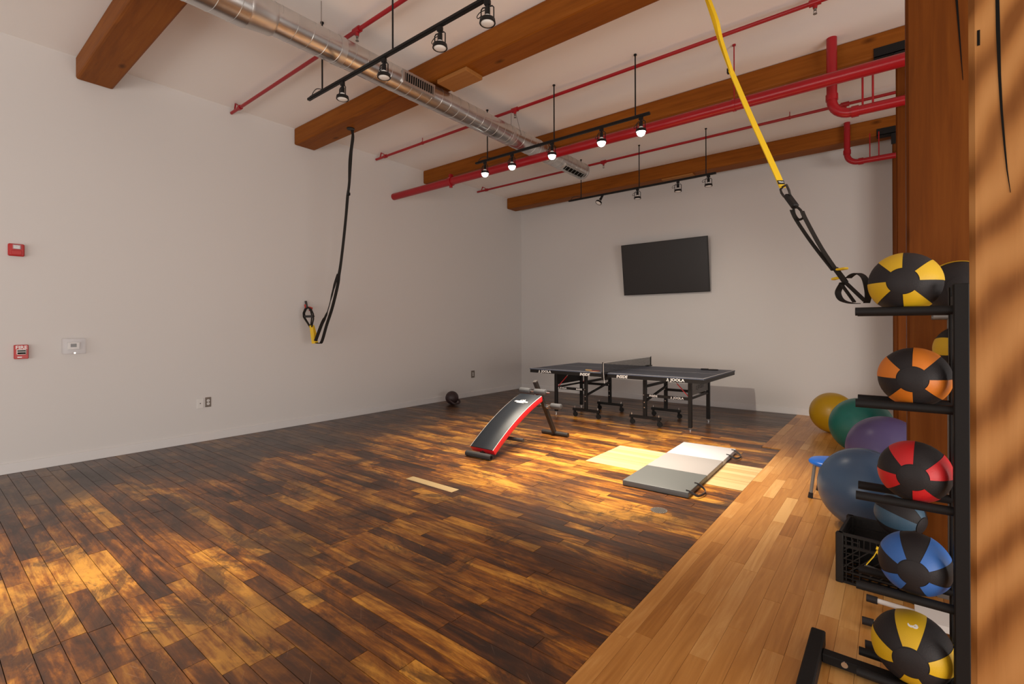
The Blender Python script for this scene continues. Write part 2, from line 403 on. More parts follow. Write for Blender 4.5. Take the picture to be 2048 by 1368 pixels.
def smoothpath(pts, n=6):
    pts = [Vector(q) for q in pts]; out = []
    for i in range(len(pts) - 1):
        a = pts[max(i - 1, 0)]; b = pts[i]; c = pts[i + 1]; d = pts[min(i + 2, len(pts) - 1)]
        for k in range(n):
            t = k / n
            out.append(.5 * ((2 * b) + (c - a) * t + (2 * a - 5 * b + 4 * c - d) * t * t + (3 * b - a - 3 * c + d) * t ** 3))
    return out + [pts[-1]]

# ------------------------------------------------------------------ the room
XL, YB, ZC = -6.82, 8.95, 4.318
OAKX = -1.035
build('wall_left', MB().box((XL - .15, -3.0, -.1), (XL, YB + .15, ZC)), 'wall', kind='structure')
build('wall_back', MB().box((XL, YB, -.1), (4.5, YB + .15, ZC)), 'wall', kind='structure')
build('ceiling', MB().box((XL - .15, -3.0, ZC), (4.5, YB + .15, ZC + .12)), 'ceil', kind='structure')
build('baseboard_left', MB().box((XL, -3.0, 0), (XL + .016, YB, .102), bev=.003), 'base', kind='structure')
build('baseboard_back', MB().box((XL + .016, YB - .016, 0), (4.5, YB, .102), bev=.003), 'base', kind='structure')
floor = build('floor', MB().box((XL - .15, -3.0, -.12), (4.5, YB + .15, -.018)), 'slab', kind='structure')

# floor boards, laid one by one
def board_list():
    out = []
    W = .0925; rows = int((YB + .9) / W) + 1; y0 = YB - rows * W
    for k in range(rows):
        a = y0 + k * W; b = a + W; yc = (a + b) / 2
        xr = OAKX if yc < 6.31 else -1.235
        cuts = []
        x = XL + random.uniform(.2, 1.0)
        while x < xr - .22:
            cuts.append(x); x += random.uniform(.35, 1.35)
        seam = -2.56 if yc < 1.75 else (-2.9 if yc < 3.7 else -3.05 if yc < 4.6 else None)
        if seam: cuts = [c for c in cuts if abs(c - seam) > .15] + [seam]
        if 4.54 < yc < 5.30: cuts = [c for c in cuts if c < -2.75] + [-2.585]
        light = 2.93 < yc < 3.03
        if light: cuts = [c for c in cuts if c < -3.75 or c > -2.8] + [-3.615, -3.0]
        cuts = sorted(set([XL + .002] + cuts + [xr]))
        for p, q in zip(cuts[:-1], cuts[1:]):
            mt = 'old'
            if 4.54 < yc < 5.30 and p > -2.6: mt = 'maple'
            if light and abs(p + 3.615) < .01: mt = 'maple'
            out.append((p, q, a, b, mt))
    return out
def oak_list():
    out = []; W = .082; x = -1.035 - 2 * W - .036; first = True
    edges = [-1.235, -1.135] + [OAKX + k * W for k in range(0, 46)]
    for a, b in zip(edges[:-1], edges[1:]):
        if a < OAKX - .01: ys = 6.31
        else: ys = -.9
        if a > 2.4: break
        cuts = [ys]; y = ys + random.uniform(.2, .9)
        while y < YB - .2:
            cuts.append(y); y += random.uniform(.30, 1.05)
        cuts.append(YB)
        for p, q in zip(cuts[:-1], cuts[1:]): out.append((a, b, p, q, 'oak'))
    return out
def lay(boards, name):
    g = .0005 if name == 'oak_plank' else .0014
    scored = []
    for (x0, x1, y0, y1, mt) in boards:
        c = V((x0 + x1) / 2, (y0 + y1) / 2, 0); p = proj(c); s = 0
        if p and -150 < p[0] < IW + 100 and p[1] < IH + 130:
            s = (x1 - x0) * (y1 - y0) / (p[2] ** 3)
            if mt == 'maple': s += 1
        scored.append((s, x0, x1, y0, y1, mt))
    scored.sort(key=lambda t: -t[0])
    rest = {}
    for k, (s, x0, x1, y0, y1, mt) in enumerate(scored):
        tone = random.random()
        if mt == 'oak': tone = random.choice((random.uniform(.15, .75), random.uniform(.3, .6), random.uniform(.6, 1.0) if random.random() < .4 else .45))
        top = random.uniform(-.0008, .0008)
        vs = [(x, y, z) for x in (x0 + g, x1 - g) for y in (y0 + g, y1 - g) for z in (-.018, top)]
        fs = [(4, 6, 7, 5), (0, 1, 3, 2), (0, 4, 5, 1), (2, 3, 7, 6), (1, 5, 7, 3)]
        if s > 0 and k < 300:
            me = bpy.data.meshes.new(name)
            cx, cy = (x0 + x1) / 2, (y0 + y1) / 2
            me.from_pydata([(v[0] - cx, v[1] - cy, v[2]) for v in vs], [], [f[::-1] for f in fs])
            at = me.attributes.new('tone', 'FLOAT', 'FACE'); at.data.foreach_set('value', [tone] * len(fs))
            me.materials.append(M[mt])
            o = bpy.data.objects.new(name, me); COL.objects.link(o); o.parent = floor
            o.location = V(cx, cy, 0) - WL[floor.name]
        else:
            r = rest.setdefault(mt, ([], [], []))
            n = len(r[0]); r[0].extend(vs); r[1].extend([tuple(i + n for i in f[::-1]) for f in fs]); r[2].extend([tone] * len(fs))
    for mt, (vv, ff, tt) in rest.items():
        me = bpy.data.meshes.new(name + 's'); off = WL[floor.name]
        me.from_pydata([(v[0] - off.x, v[1] - off.y, v[2] - off.z) for v in vv], [], ff)
        at = me.attributes.new('tone', 'FLOAT', 'FACE'); at.data.foreach_set('value', tt)
        me.materials.append(M[mt]); o = bpy.data.objects.new(name + 's', me); COL.objects.link(o); o.parent = floor; o['kind'] = 'stuff'
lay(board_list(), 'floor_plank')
lay(oak_list(), 'oak_plank')

# ------------------------------------------------------------------ beams and columns
BY = [1.137, 3.52, 5.966, 8.424]; BW = .315; ZB = 4.078
bl = ['orange timber ceiling beam nearest the camera, top left corner', 'timber ceiling beam that the black suspension strap hangs from',
      'timber ceiling beam behind the thick red main pipe', 'timber ceiling beam right above the television wall']
for k in range(4):
    build('ceiling_beam', MB().box((XL, BY[k], ZB), (3.2, BY[k] + BW, ZC), bev=.022, seg=2), 'beam', label=bl[k], cat='beam', group='timber ceiling beams')
CX = [.137, .055, .016, -.018]
cl = ['pale timber column with wavy grain, closest to the camera at the right edge', 'smooth brown timber column behind the medicine ball rack',
      'slim strip of timber column seen behind the nearer brown column', 'farthest timber column against the back wall, a thin sliver']
for k in range(4):
    t = thing('wood_column', (CX[k] + .155, BY[k] + .157, 0), cl[k], 'column', 'timber columns')
    if k == 0:
        c1 = V(.101, BY[0] + .003, 0)
        build('shaft', MB().box(c1, c1 + V(.31, .309, ZB), bev=.008, rot=Matrix.Rotation(-.092, 3, 'Z'), about=c1), 'post1', t)
    else: build('shaft', MB().box((CX[k], BY[k] + .003, 0), (CX[k] + .31, BY[k] + .312, ZB), bev=.012), 'post', t)
    if k >= 1:
        build('steel_bracket', MB().box((CX[k] - .17, BY[k] - .012, ZB - .012), (CX[k] + .48, BY[k] - .001, ZB + .085), bev=.002)
              .box((CX[k] - .17, BY[k] - .012, ZB - .013), (CX[k] - .002, BY[k] + .12, ZB - .001)).box((CX[k] - .012, BY[k] - .012, ZB - .16), (CX[k] + .32, BY[k] + .002, ZB)), 'blackm', t)
    if k == 0:
        # long drying crack and a staple slot on the turned front face
        fx = V(math.cos(.092), -math.sin(.092), 0); fn = V(-math.sin(.092), -math.cos(.092), 0)
        def onface(u, v):
            r_ = ray(u, v); q_ = CAMP + r_ * ((c1 - CAMP).dot(fn) / r_.dot(fn)); return ((q_ - c1).dot(fx), q_.z)
        cr = [(*onface(u, v), w) for u, v, w in ((1994, -30, .0045), (1996, 60, .005), (1999, 150, .0036), (2003, 220, .003), (2009, 290, .0024), (2014, 340, .0016), (2021, 385, .0006))]
        poly = [(a - w / 2, b) for a, b, w in cr] + [(a + w / 2, b) for a, b, w in reversed(cr)]
        build('crack', MB().prism(poly, c1.xy.to_3d(), fx, (0, 0, 1), fn * .0012), 'dark', t)
        a, b = onface(1957, 76)
        build('staple_slot', MB().prism([(a - .0018, b - .013), (a + .0018, b - .013), (a + .0018, b + .013), (a - .0018, b + .013)], c1.xy.to_3d(), fx, (0, 0, 1), fn * .0012), 'dark', t)
    if k == 1:
        y = BY[1] + .002
        a = ony(1913, -10, y); b_ = ony(1926, 160, y)
        build('crack', MB().prism([(a.x - .006, a.z), (a.x + .004, a.z), (b_.x + .001, b_.z), (b_.x - .001, b_.z)], (0, y, 0), (1, 0, 0), (0, 0, 1), (0, -.0012, 0)), 'dark', t)
build('wood_block', MB().box((-3.83, 3.55, 4.035), (-3.40, 3.80, ZB), bev=.004), 'block', label='pale wooden block fixed under the beam beside the metal duct', cat='block')
build('wood_block', MB().box((-3.27, 8.45, 4.05), (-2.72, 8.60, ZB), bev=.004), 'block', label='thin wooden strip under the farthest beam above the television', cat='block')

# ------------------------------------------------------------------ sprinkler pipes
ZP = 4.24
def sprinkler(parent, x, y, z):
    build('tee_fitting', MB().cyl((x - .045, y, z), (x + .045, y, z), .030, n=14).cyl((x, y, z), (x, y, z - .055), .024, .016, n=12), 'red', parent, 40)
    h = build('sprinkler_head', MB().cyl((x, y, z - .055), (x, y, z - .070), .012, n=8).bar((x - .010, y, z - .07), (x - .010, y, z - .098), .004, .004).bar((x + .010, y, z - .07), (x + .010, y, z - .098), .004, .004)
              .cyl((x, y, z - .098), (x, y, z - .102), .016, n=12), 'plate', parent, 40)
pl = ['thin red sprinkler pipe nearest the camera, crossing behind the metal duct', 'thin red sprinkler pipe between the second and third beams', 'thin red sprinkler pipe nearest the back wall']
for k, (y, heads, r) in enumerate(((2.671, (-3.98, -.6), .019), (4.925, (-3.846, -.533), .019), (7.43, (-3.887, -.485), .019))):
    t = thing('sprinkler_pipe', (-3.0, y, ZP), pl[k], 'pipe', 'thin red sprinkler pipes')
    build('pipe', MB().cyl((XL + .02, y, ZP), (3.0, y, ZP), r, n=14), 'red', t, 40)
    for x in heads: sprinkler(t, x, y, ZP)
    x = XL + .27
    build('end_hanger', MB().cyl((x - .03, y, ZP), (x + .03, y, ZP), .028, n=14).bar((x, y, ZP + .02), (x - .10, y - .01, ZP + .075), .022, .012).bar((x - .10, y - .01, ZP + .078), (x - .13, y - .01, ZP + .005), .016, .010), 'red', t, 40)
    x = -5.64 if k == 1 else -1.1
    build('hanger', MB().cyl((x - .012, y, ZP), (x + .012, y, ZP), .024, n=14).cyl((x, y, ZP), (x, y, ZC), .005, n=8), 'red', t, 40)
YM, ZM, RM = 5.30, 3.696, .0572
t = thing('main_pipe', (-3.0, YM, ZM), 'thick glossy red main pipe running below the third beam', 'pipe')
build('pipe', MB().cyl((XL, YM, ZM), (3.0, YM, ZM), RM, n=28), 'red', t, 40)
build('clamp', MB().cyl((-5.44, YM, ZM), (-5.38, YM, ZM), RM + .012, n=24).box((-5.43, YM - .03, ZM + .05), (-5.39, YM + .03, ZM + .11)).cyl((-5.41, YM, ZM - .06), (-5.41, YM, ZM - .095), .026, n=12), 'red', t, 40)
xr = ony(1468, 100, YM).x
build('hanger_rod', MB().cyl((xr, YM, ZM), (xr, YM, ZC), .006, n=8).cyl((xr, YM, ZC - .012), (xr, YM, ZC), .018, n=10).cyl((xr - .015, YM, ZM), (xr + .015, YM, ZM), RM + .006, n=24), 'red', t, 40)
for k, (x, y, zb, r, lab) in enumerate(((-.487, 5.80, 3.53, .046, 'red pipe dropping from the ceiling and turning right, in front of the third beam'),
                                        (-.522, 8.34, 3.735, .038, 'red pipe dropping from the ceiling and turning right, in front of the farthest beam'))):
    t = thing('drop_pipe', (x, y, zb), lab, 'pipe', 'red pipes bent towards the columns')
    R = .16 if k == 0 else .13
    path = [V(x, y, ZC)] + [V(x, y, ZC - .2 * j) for j in (1,)] + [V(x + R - R * math.cos(a), y, zb + R - R * math.sin(a)) for a in [PI / 2 * q / 8 for q in range(9)]] + [V(2.6, y, zb)]
    build('pipe', MB().tube(path, r, 20), 'red', t, 40)
    build('elbow_collar', MB().cyl((x, y, zb + R + .0), (x, y, zb + R + .06), r + .008, n=20), 'red', t, 40)
    build('elbow_collar', MB().cyl((x + R, y, zb), (x + R + .06, y, zb), r + .008, n=20), 'red', t, 40)
    for xx in ((.25, .33, .85, .93) if k == 0 else (.26, .36)):
        xx = x + xx
        build('threaded_rod', MB().cyl((xx, y, zb - r), (xx, y, 3.93 if k == 0 else 4.10), .009 if k == 0 else .007, n=8), 'red', t)

# ------------------------------------------------------------------ spiral duct
DX, DZ, DR = -3.969, 3.950, .125
t = thing('air_duct', (DX, 3.0, DZ), 'round galvanised spiral metal duct running under the beams', 'duct')
Z2 = DZ - .02
build('duct_tube', MB().cyl((DX, 1.86, DZ), (DX, 6.86, DZ), DR, n=48), 'galv', t, 40)
build('wide_duct_tube', MB().cyl((DX, -2.5, Z2), (DX, 1.66, Z2), .150, n=48), 'galv', t, 40)
build('reducer', MB().lathe([(.153, 0), (.155, .012), (.150, .03), (.131, .18), (.132, .20), (.127, .215)], (DX, 1.655, DZ - .01), (0, 1, 0), 48), 'galv2', t, 40)
def helix(y0, y1, r, z, pitch):
    n = int((y1 - y0) / pitch * 28)
    return [V(DX + r * math.cos(2 * PI * k / 28), y0 + (y1 - y0) * k / n, z + r * math.sin(2 * PI * k / 28)) for k in range(n + 1)]
build('spiral_seam', MB().tube(helix(1.9, 6.84, DR + .0005, DZ, .135), .0020, 5), 'galv2', t, 60)
build('spiral_seam', MB().tube(helix(-.2, 1.65, .1505, Z2, .15), .0026, 5), 'galv2', t, 60)
for y in (2.46, 4.93, 5.55, 5.85):
    build('joint_band', MB().cyl((DX, y - .03, DZ), (DX, y + .03, DZ), DR + .004, n=48), 'galv2', t, 40)
build('end_cap', MB().lathe([(DR + .004, -.03), (DR + .006, 0), (DR - .004, .012), (.02, .016)], (DX, 6.86, DZ), (0, 1, 0), 40), 'galv2', t, 40)
def grille(y0, y1, ang, hgt, n):
    d = V(math.cos(ang), 0, math.sin(ang)); a = V(-math.sin(ang), 0, math.cos(ang)); c = V(DX, 0, DZ) + d * (DR - .012)
    g = build('grille', MB().prism([(y0, -hgt / 2), (y1, -hgt / 2), (y1, hgt / 2), (y0, hgt / 2)], c + d * .012, (0, 1, 0), a, d * .006), 'dark', t)
    f = MB()
    e = .022
    for (p, q, r_, s_) in ((y0 - e, y1 + e, -hgt / 2 - e, -hgt / 2), (y0 - e, y1 + e, hgt / 2, hgt / 2 + e), (y0 - e, y0, -hgt / 2, hgt / 2), (y1, y1 + e, -hgt / 2, hgt / 2)):
        f.prism([(p, r_), (q, r_), (q, s_), (p, s_)], c, (0, 1, 0), a, d * .024)
    build('grille_frame', f, 'galv2', g)
    for k in range(n):
        y = y0 + (y1 - y0) * (k + .5) / n
        build('slat', MB().prism([(y - .004, -hgt / 2), (y + .004, -hgt / 2), (y + .004, hgt / 2), (y - .004, hgt / 2)], c + d * .015, (0, 1, 0), a, d * .008), 'galv2', g)
grille(3.12, 3.50, math.radians(-4), .085, 13)
grille(6.20, 6.74, math.radians(-58), .07, 6)
build('hanger_wire', MB().cyl((DX, 5.0, DZ + DR), (DX, 5.0, ZC), .003, n=6).cyl((DX + .13, 5.05, DZ), (DX + .02, 5.05, ZC), .003, n=6), 'plate', t)
build('hanger_wire', MB().cyl((DX, 2.3, DZ + DR), (DX, 2.3, ZC), .003, n=6), 'plate', t)

# ------------------------------------------------------------------ track lighting
def track(y, z, x0, x1, stems, label):
    t = thing('light_track', ((x0 + x1) / 2, y, z), label, 'track', 'black ceiling light tracks')
    build('rail', MB().box((x0, y - .018, z - .011), (x1, y + .018, z + .011), bev=.003).box((x0, y - .011, z - .017), (x1, y + .011, z - .011)), 'black', t)
    for x in stems:
        s = build('stem', MB().cyl((x, y, z), (x, y, ZC), .0075, n=10), 'black', t, 40)
        build('canopy', MB().cyl((x, y, ZC - .012), (x, y, ZC), .016, n=14), 'black', s, 40)
    build('end_cap', MB().box((x0 - .05, y - .016, z - .016), (x0, y + .016, z + .008), bev=.003), 'black', t)
    build('feed_wire', MB().tube(smoothpath([(x0 + .20, y, z + .02), (x0 + .10, y, z + .055), (x0 + .02, y + .01, z + .05), (x0 - .02, y + .01, z + .008)]), .004, 6), 'black', t, 40)
    return t
track(2.465, 3.662, -4.44, -1.2, (-4.24, -3.18, -2.15), 'black ceiling light track nearest the camera, crossing below the duct')
track(4.83, 3.652, -4.40, -1.99, (-4.24, -3.18, -2.15), 'black ceiling light track carrying the five glowing lamps')
track(7.28, 3.642, -4.44, -2.01, (-4.24, -3.18, -2.15), 'black ceiling light track farthest away, above the television')
def make_lamp(lit):
    t = thing('track_lamp', (0, 0, 0), 'x', 'lamp', local=True)
    WL[t.name] = None
    build('adapter', MB().box((-.022, -.013, -.032), (.022, .013, 0), bev=.003).cyl((0, 0, -.03), (0, 0, -.05), .010, n=10), 'black', t)
    build('yoke', MB().tube([(-.047, 0, -.128), (-.047, 0, -.058), (-.036, 0, -.045), (.036, 0, -.045), (.047, 0, -.058), (.047, 0, -.128)], .0045, 8), 'black', t, 40)
    build('socket', MB().lathe([(.016, 0), (.019, .004), (.019, .05), (.022, .056)], (0, 0, -.048), (0, 0, -1), 16), 'black', t, 40)
    b = build('bulb', MB().lathe([(.018, 0), (.024, .012), (.040, .034), (.046, .046), (.046, .056)], (0, 0, -.100), (0, 0, -1), 24), 'bulb', t, 40)
    build('lens', MB().lathe([(.045, 0), (.043, .016), (.034, .032), (.018, .043), (.002, .046)] if lit else [(.043, 0), (.040, .005), (.022, .009), (.002, .010)], (0, 0, -.1565), (0, 0, -1), 24), 'lit' if lit else 'bulb', b, 60)
    build('ring', MB().lathe([(.049, .0), (.052, .002), (.056, .028), (.052, .032), (.047, .030), (.047, .0)], (0, 0, -.128), (0, 0, -1), 28), 'black', t, 40)
    build('cord', MB().tube(smoothpath([(-.010, .01, -.055), (-.06, .015, -.058), (-.085, .015, -.082), (-.075, .015, -.098), (-.047, .01, -.085)]), .003, 6), 'black', t, 40)
    return t
proto = {0: make_lamp(False), 1: make_lamp(True)}; first = {0: True, 1: True}
def put_lamp(lit, loc, label, group, rot=(0, 0, 0)):
    if first[lit]: o = proto[lit]; first[lit] = False
    else: o = copy_tree(proto[lit])
    o.location = loc; o.rotation_euler = rot; tag(o, label, 'lamp', group); return o
for k, x in enumerate((-3.902, -3.296, -2.627, -2.16)):
    put_lamp(0, (x, 2.465, 3.645), ('unlit black track lamp nearest the left end of the front track', 'unlit black track lamp hanging in front of the metal duct',
             'unlit black track lamp with a loop of cord, third from the left in front', 'unlit black track lamp cut by the top edge of the photo')[k], 'unlit lamps on the front track', (0, 0, .1 * k))
for k, x in enumerate(LIT):
    put_lamp(1, (x, 4.83, 3.635), ('glowing track lamp at the left end of the lit row', 'second glowing track lamp from the left, left of the duct crossing', 'middle glowing track lamp, over the crossing of duct and red main pipe',
             'fourth glowing track lamp from the left', 'glowing track lamp at the right end of the lit row')[k], 'glowing lamps on the middle track')
for k, x in enumerate((-3.83, -3.209, -2.561, -2.116)):
    put_lamp(0, (x, 7.28, 3.625), ('unlit track lamp tilted to face the camera, leftmost on the far track', 'unlit track lamp under the middle stem of the far track', 'unlit track lamp third from the left on the far track, above the television',
             'unlit track lamp at the right end of the far track')[k], 'unlit lamps on the far track', (-.55, 0, -.5) if k == 0 else (0, 0, .2 * k))

# ------------------------------------------------------------------ devices on the left wall
def wbox(name, mat, parent, y0, z0, y1, z1, d0, d1, bev=.003): return build(name, MB().box((XL + d0, min(y0, y1), min(z0, z1)), (XL + d1, max(y0, y1), max(z0, z1)), bev=bev), mat, parent)
a = onx(15, 487, XL); b_ = onx(48, 514, XL)
y0, y1, z1, z0 = a.y, b_.y, a.z, b_.z
t = thing('strobe_alarm', (XL, (y0 + y1) / 2, z0), 'red wall strobe alarm with a clear flash lens', 'alarm')
wbox('housing', 'reddev', t, y0, z0, y1, z1, 0, .045, .008)
wbox('strobe_lens', 'glass', t, y0 + (y1 - y0) * .25, z1 - (z1 - z0) * .46, y1 - (y1 - y0) * .22, z1 - .008, .042, .068, .006)
wbox('lens_reflector', 'chrome', t, y0 + (y1 - y0) * .3, z1 - (z1 - z0) * .42, y1 - (y1 - y0) * .27, z1 - .014, .044, .05, .001)
wbox('speaker_panel', 'reddev', t, y0 + .02, z0 + .012, y1 - .02, z0 + (z1 - z0) * .45, .043, .05, .003)
a = onx(27, 690, XL); b_ = onx(56, 717, XL); y0, y1, z1, z0 = a.y, b_.y, a.z, b_.z; yc = (y0 + y1) / 2; zc = (z0 + z1) / 2
t = thing('fire_pull_station', (XL, yc, z0), 'red manual fire pull station lettered FIRE', 'alarm')
wbox('housing', 'reddev', t, y0, z0, y1, z1, 0, .04, .005)
text('FIRE', .046, (XL + .0405, yc, z1 - .026), (0, 1, 0), (0, 0, 1), 'print', t, bold=.001)
wbox('pull_handle', 'white', t, yc - .034, zc - .026, yc + .034, zc + .026, .036, .05, .004)
wbox('handle_recess', 'dark', t, yc - .029, zc - .020, yc + .029, zc - .004, .045, .052, .001)
wbox('handle_recess', 'dark', t, yc - .029, zc + .004, yc + .029, zc + .016, .045, .052, .001)
wbox('label_strip', 'print', t, yc - .028, z0 + .012, yc + .004, z0 + .022, .038, .041, 0)
a = onx(123, 677, XL); b_ = onx(170, 707, XL); y0, y1, z1, z0 = a.y, b_.y, a.z, b_.z; yc = (y0 + y1) / 2; zc = (z0 + z1) / 2
t = thing('thermostat', (XL, yc, z0), 'white thermostat behind a clear locking cover', 'thermostat')
wbox('body', 'white', t, yc - .048, zc - .035, yc + .048, zc + .042, 0, .026, .004)
wbox('display', 'lcd', t, yc - .026, zc - .010, yc + .022, zc + .026, .024, .0275, .001)
cv = wbox('clear_cover', 'glass', t, y0, z0, y1, z1, .001, .058, .006)
build('cover_lock', MB().cyl((XL + .056, yc, z0 + .012), (XL + .068, yc, z0 + .012), .009, n=14), 'chrome', cv, 40)
def plate(u0, v0, u1, v1, name, mat, label, cat, sockets):
    a = onx(u0, v0, XL); b_ = onx(u1, v1, XL); y0, y1, z1, z0 = a.y, b_.y, a.z, b_.z; yc = (y0 + y1) / 2; zc = (z0 + z1) / 2
    t = thing(name, (XL, yc, z0), label, cat)
    wbox('cover_plate', mat, t, y0, z0, y1, z1, 0, .007, .002)
    if sockets:
        for s in (-1, 1):
            q = build('socket', MB().lathe([(.017, 0), (.017, .004), (.0165, .005)], (XL + .005, yc, zc + s * .020), (1, 0, 0), 20), 'white', t, 40)
            for d in (-.006, .006): build('slot', MB().box((XL + .0095, yc + d - .001, zc + s * .020 - .005), (XL + .0103, yc + d + .001, zc + s * .020 + .005)), 'dark', q)
    else: build('jack_hole', MB().cyl((XL + .006, yc, zc), (XL + .008, yc, zc), .006, n=10), 'dark', t)
plate(393.5, 797.5, 407, 816, 'wall_plate', 'white', 'blank white wall plate with one dark hole, left of the outlet', 'wall plate', False)
plate(410, 795, 422, 813, 'wall_outlet', 'plate', 'brown metal wall outlet beside the white plate', 'outlet', True)
plate(942, 741.5, 949, 755, 'wall_outlet', 'plate', 'small wall outlet on the left wall above the kettlebell', 'outlet', True)

# ------------------------------------------------------------------ television
tv_b, tv_t = 8.845, 8.715
A = ony(1248.5, 591, tv_b); B = ony(1420, 583, tv_b); C = ony(1414.5, 470.5, tv_t); D = ony(1242.5, 492, tv_t)
x0 = (A.x + D.x) / 2; x1 = (B.x + C.x) / 2; zb = (A.z + B.z) / 2; zt = (C.z + D.z) / 2
up = V(0, tv_t - tv_b, zt - zb); hgt = up.length; up.normalize(); nrm = V(1, 0, 0).cross(up)
t = thing('television', ((x0 + x1) / 2, YB, zb), 'large black flat television tilted down on the back wall', 'television')
wd = x1 - x0; o3 = V(x0, tv_b, zb)
build('back_shell', MB().prism([(0, 0), (wd, 0), (wd, hgt), (0, hgt)], o3, (1, 0, 0), up, -nrm * .035), 'black', t)
f = MB(); e = .009
for p, q, r_, s_ in ((0, wd, 0, e * 1.6), (0, wd, hgt - e, hgt), (0, e, e * 1.6, hgt - e), (wd - e, wd, e * 1.6, hgt - e)):
    f.prism([(p, r_), (q, r_), (q, s_), (p, s_)], o3, (1, 0, 0), up, nrm * .006)
build('bezel', f, 'black', t)
build('screen', MB().prism([(e, e * 1.6), (wd - e, e * 1.6), (wd - e, hgt - e), (e, hgt - e)], o3, (1, 0, 0), up, nrm * .003), 'screen', t)
xm = (x0 + x1) / 2
build('wall_bracket', MB().box((xm - .25, YB - .02, zb + .3), (xm + .25, YB - .001, zb + .7)).bar((xm - .2, YB - .01, zb + .65), (xm - .2, tv_t + .05, zb + .7), .03, .03).bar((xm + .2, YB - .01, zb + .65), (xm + .2, tv_t + .05, zb + .7), .03, .03)
      .bar((xm - .2, YB - .01, zb + .35), (xm - .2, tv_b + .005, zb + .35), .03, .03).bar((xm + .2, YB - .01, zb + .35), (xm + .2, tv_b + .005, zb + .35), .03, .03), 'blackm', t)

# ------------------------------------------------------------------ ping-pong table
TX0, TX1, TY0, TY1, TZ = -4.642, -1.897, 6.310, 7.835, .76
TM = (TX0 + TX1) / 2
t = thing('table_tennis_table', (TM, (TY0 + TY1) / 2, 0), 'dark blue-grey table tennis table with black legs and white lettering', 'table')
def jo(x, y, z, size, par, mat='print', xd=(1, 0, 0), yd=(0, 0, 1)):
    xd = Vector(xd); yd = Vector(yd); nd = xd.cross(yd)
    text('JOOLA', size, V(x, y, z) + xd * size * .35, xd, yd, mat, par, bold=size * .022, sx=1.15)
    c = V(x, y, z) - xd * size * 2.15
    build('emblem', MB().prism([(-.42 * size, -.36 * size), (-.05 * size, -.36 * size), (-.05 * size, -.1 * size)], c, xd, yd, nd * .001).prism([(.42 * size, -.36 * size), (.05 * size, -.36 * size), (.05 * size, -.1 * size)], c, xd, yd, nd * .001)
          .prism([(-.22 * size, -.0 * size), (.22 * size, .0 * size), (0, .42 * size)], c, xd, yd, nd * .001), mat, par)
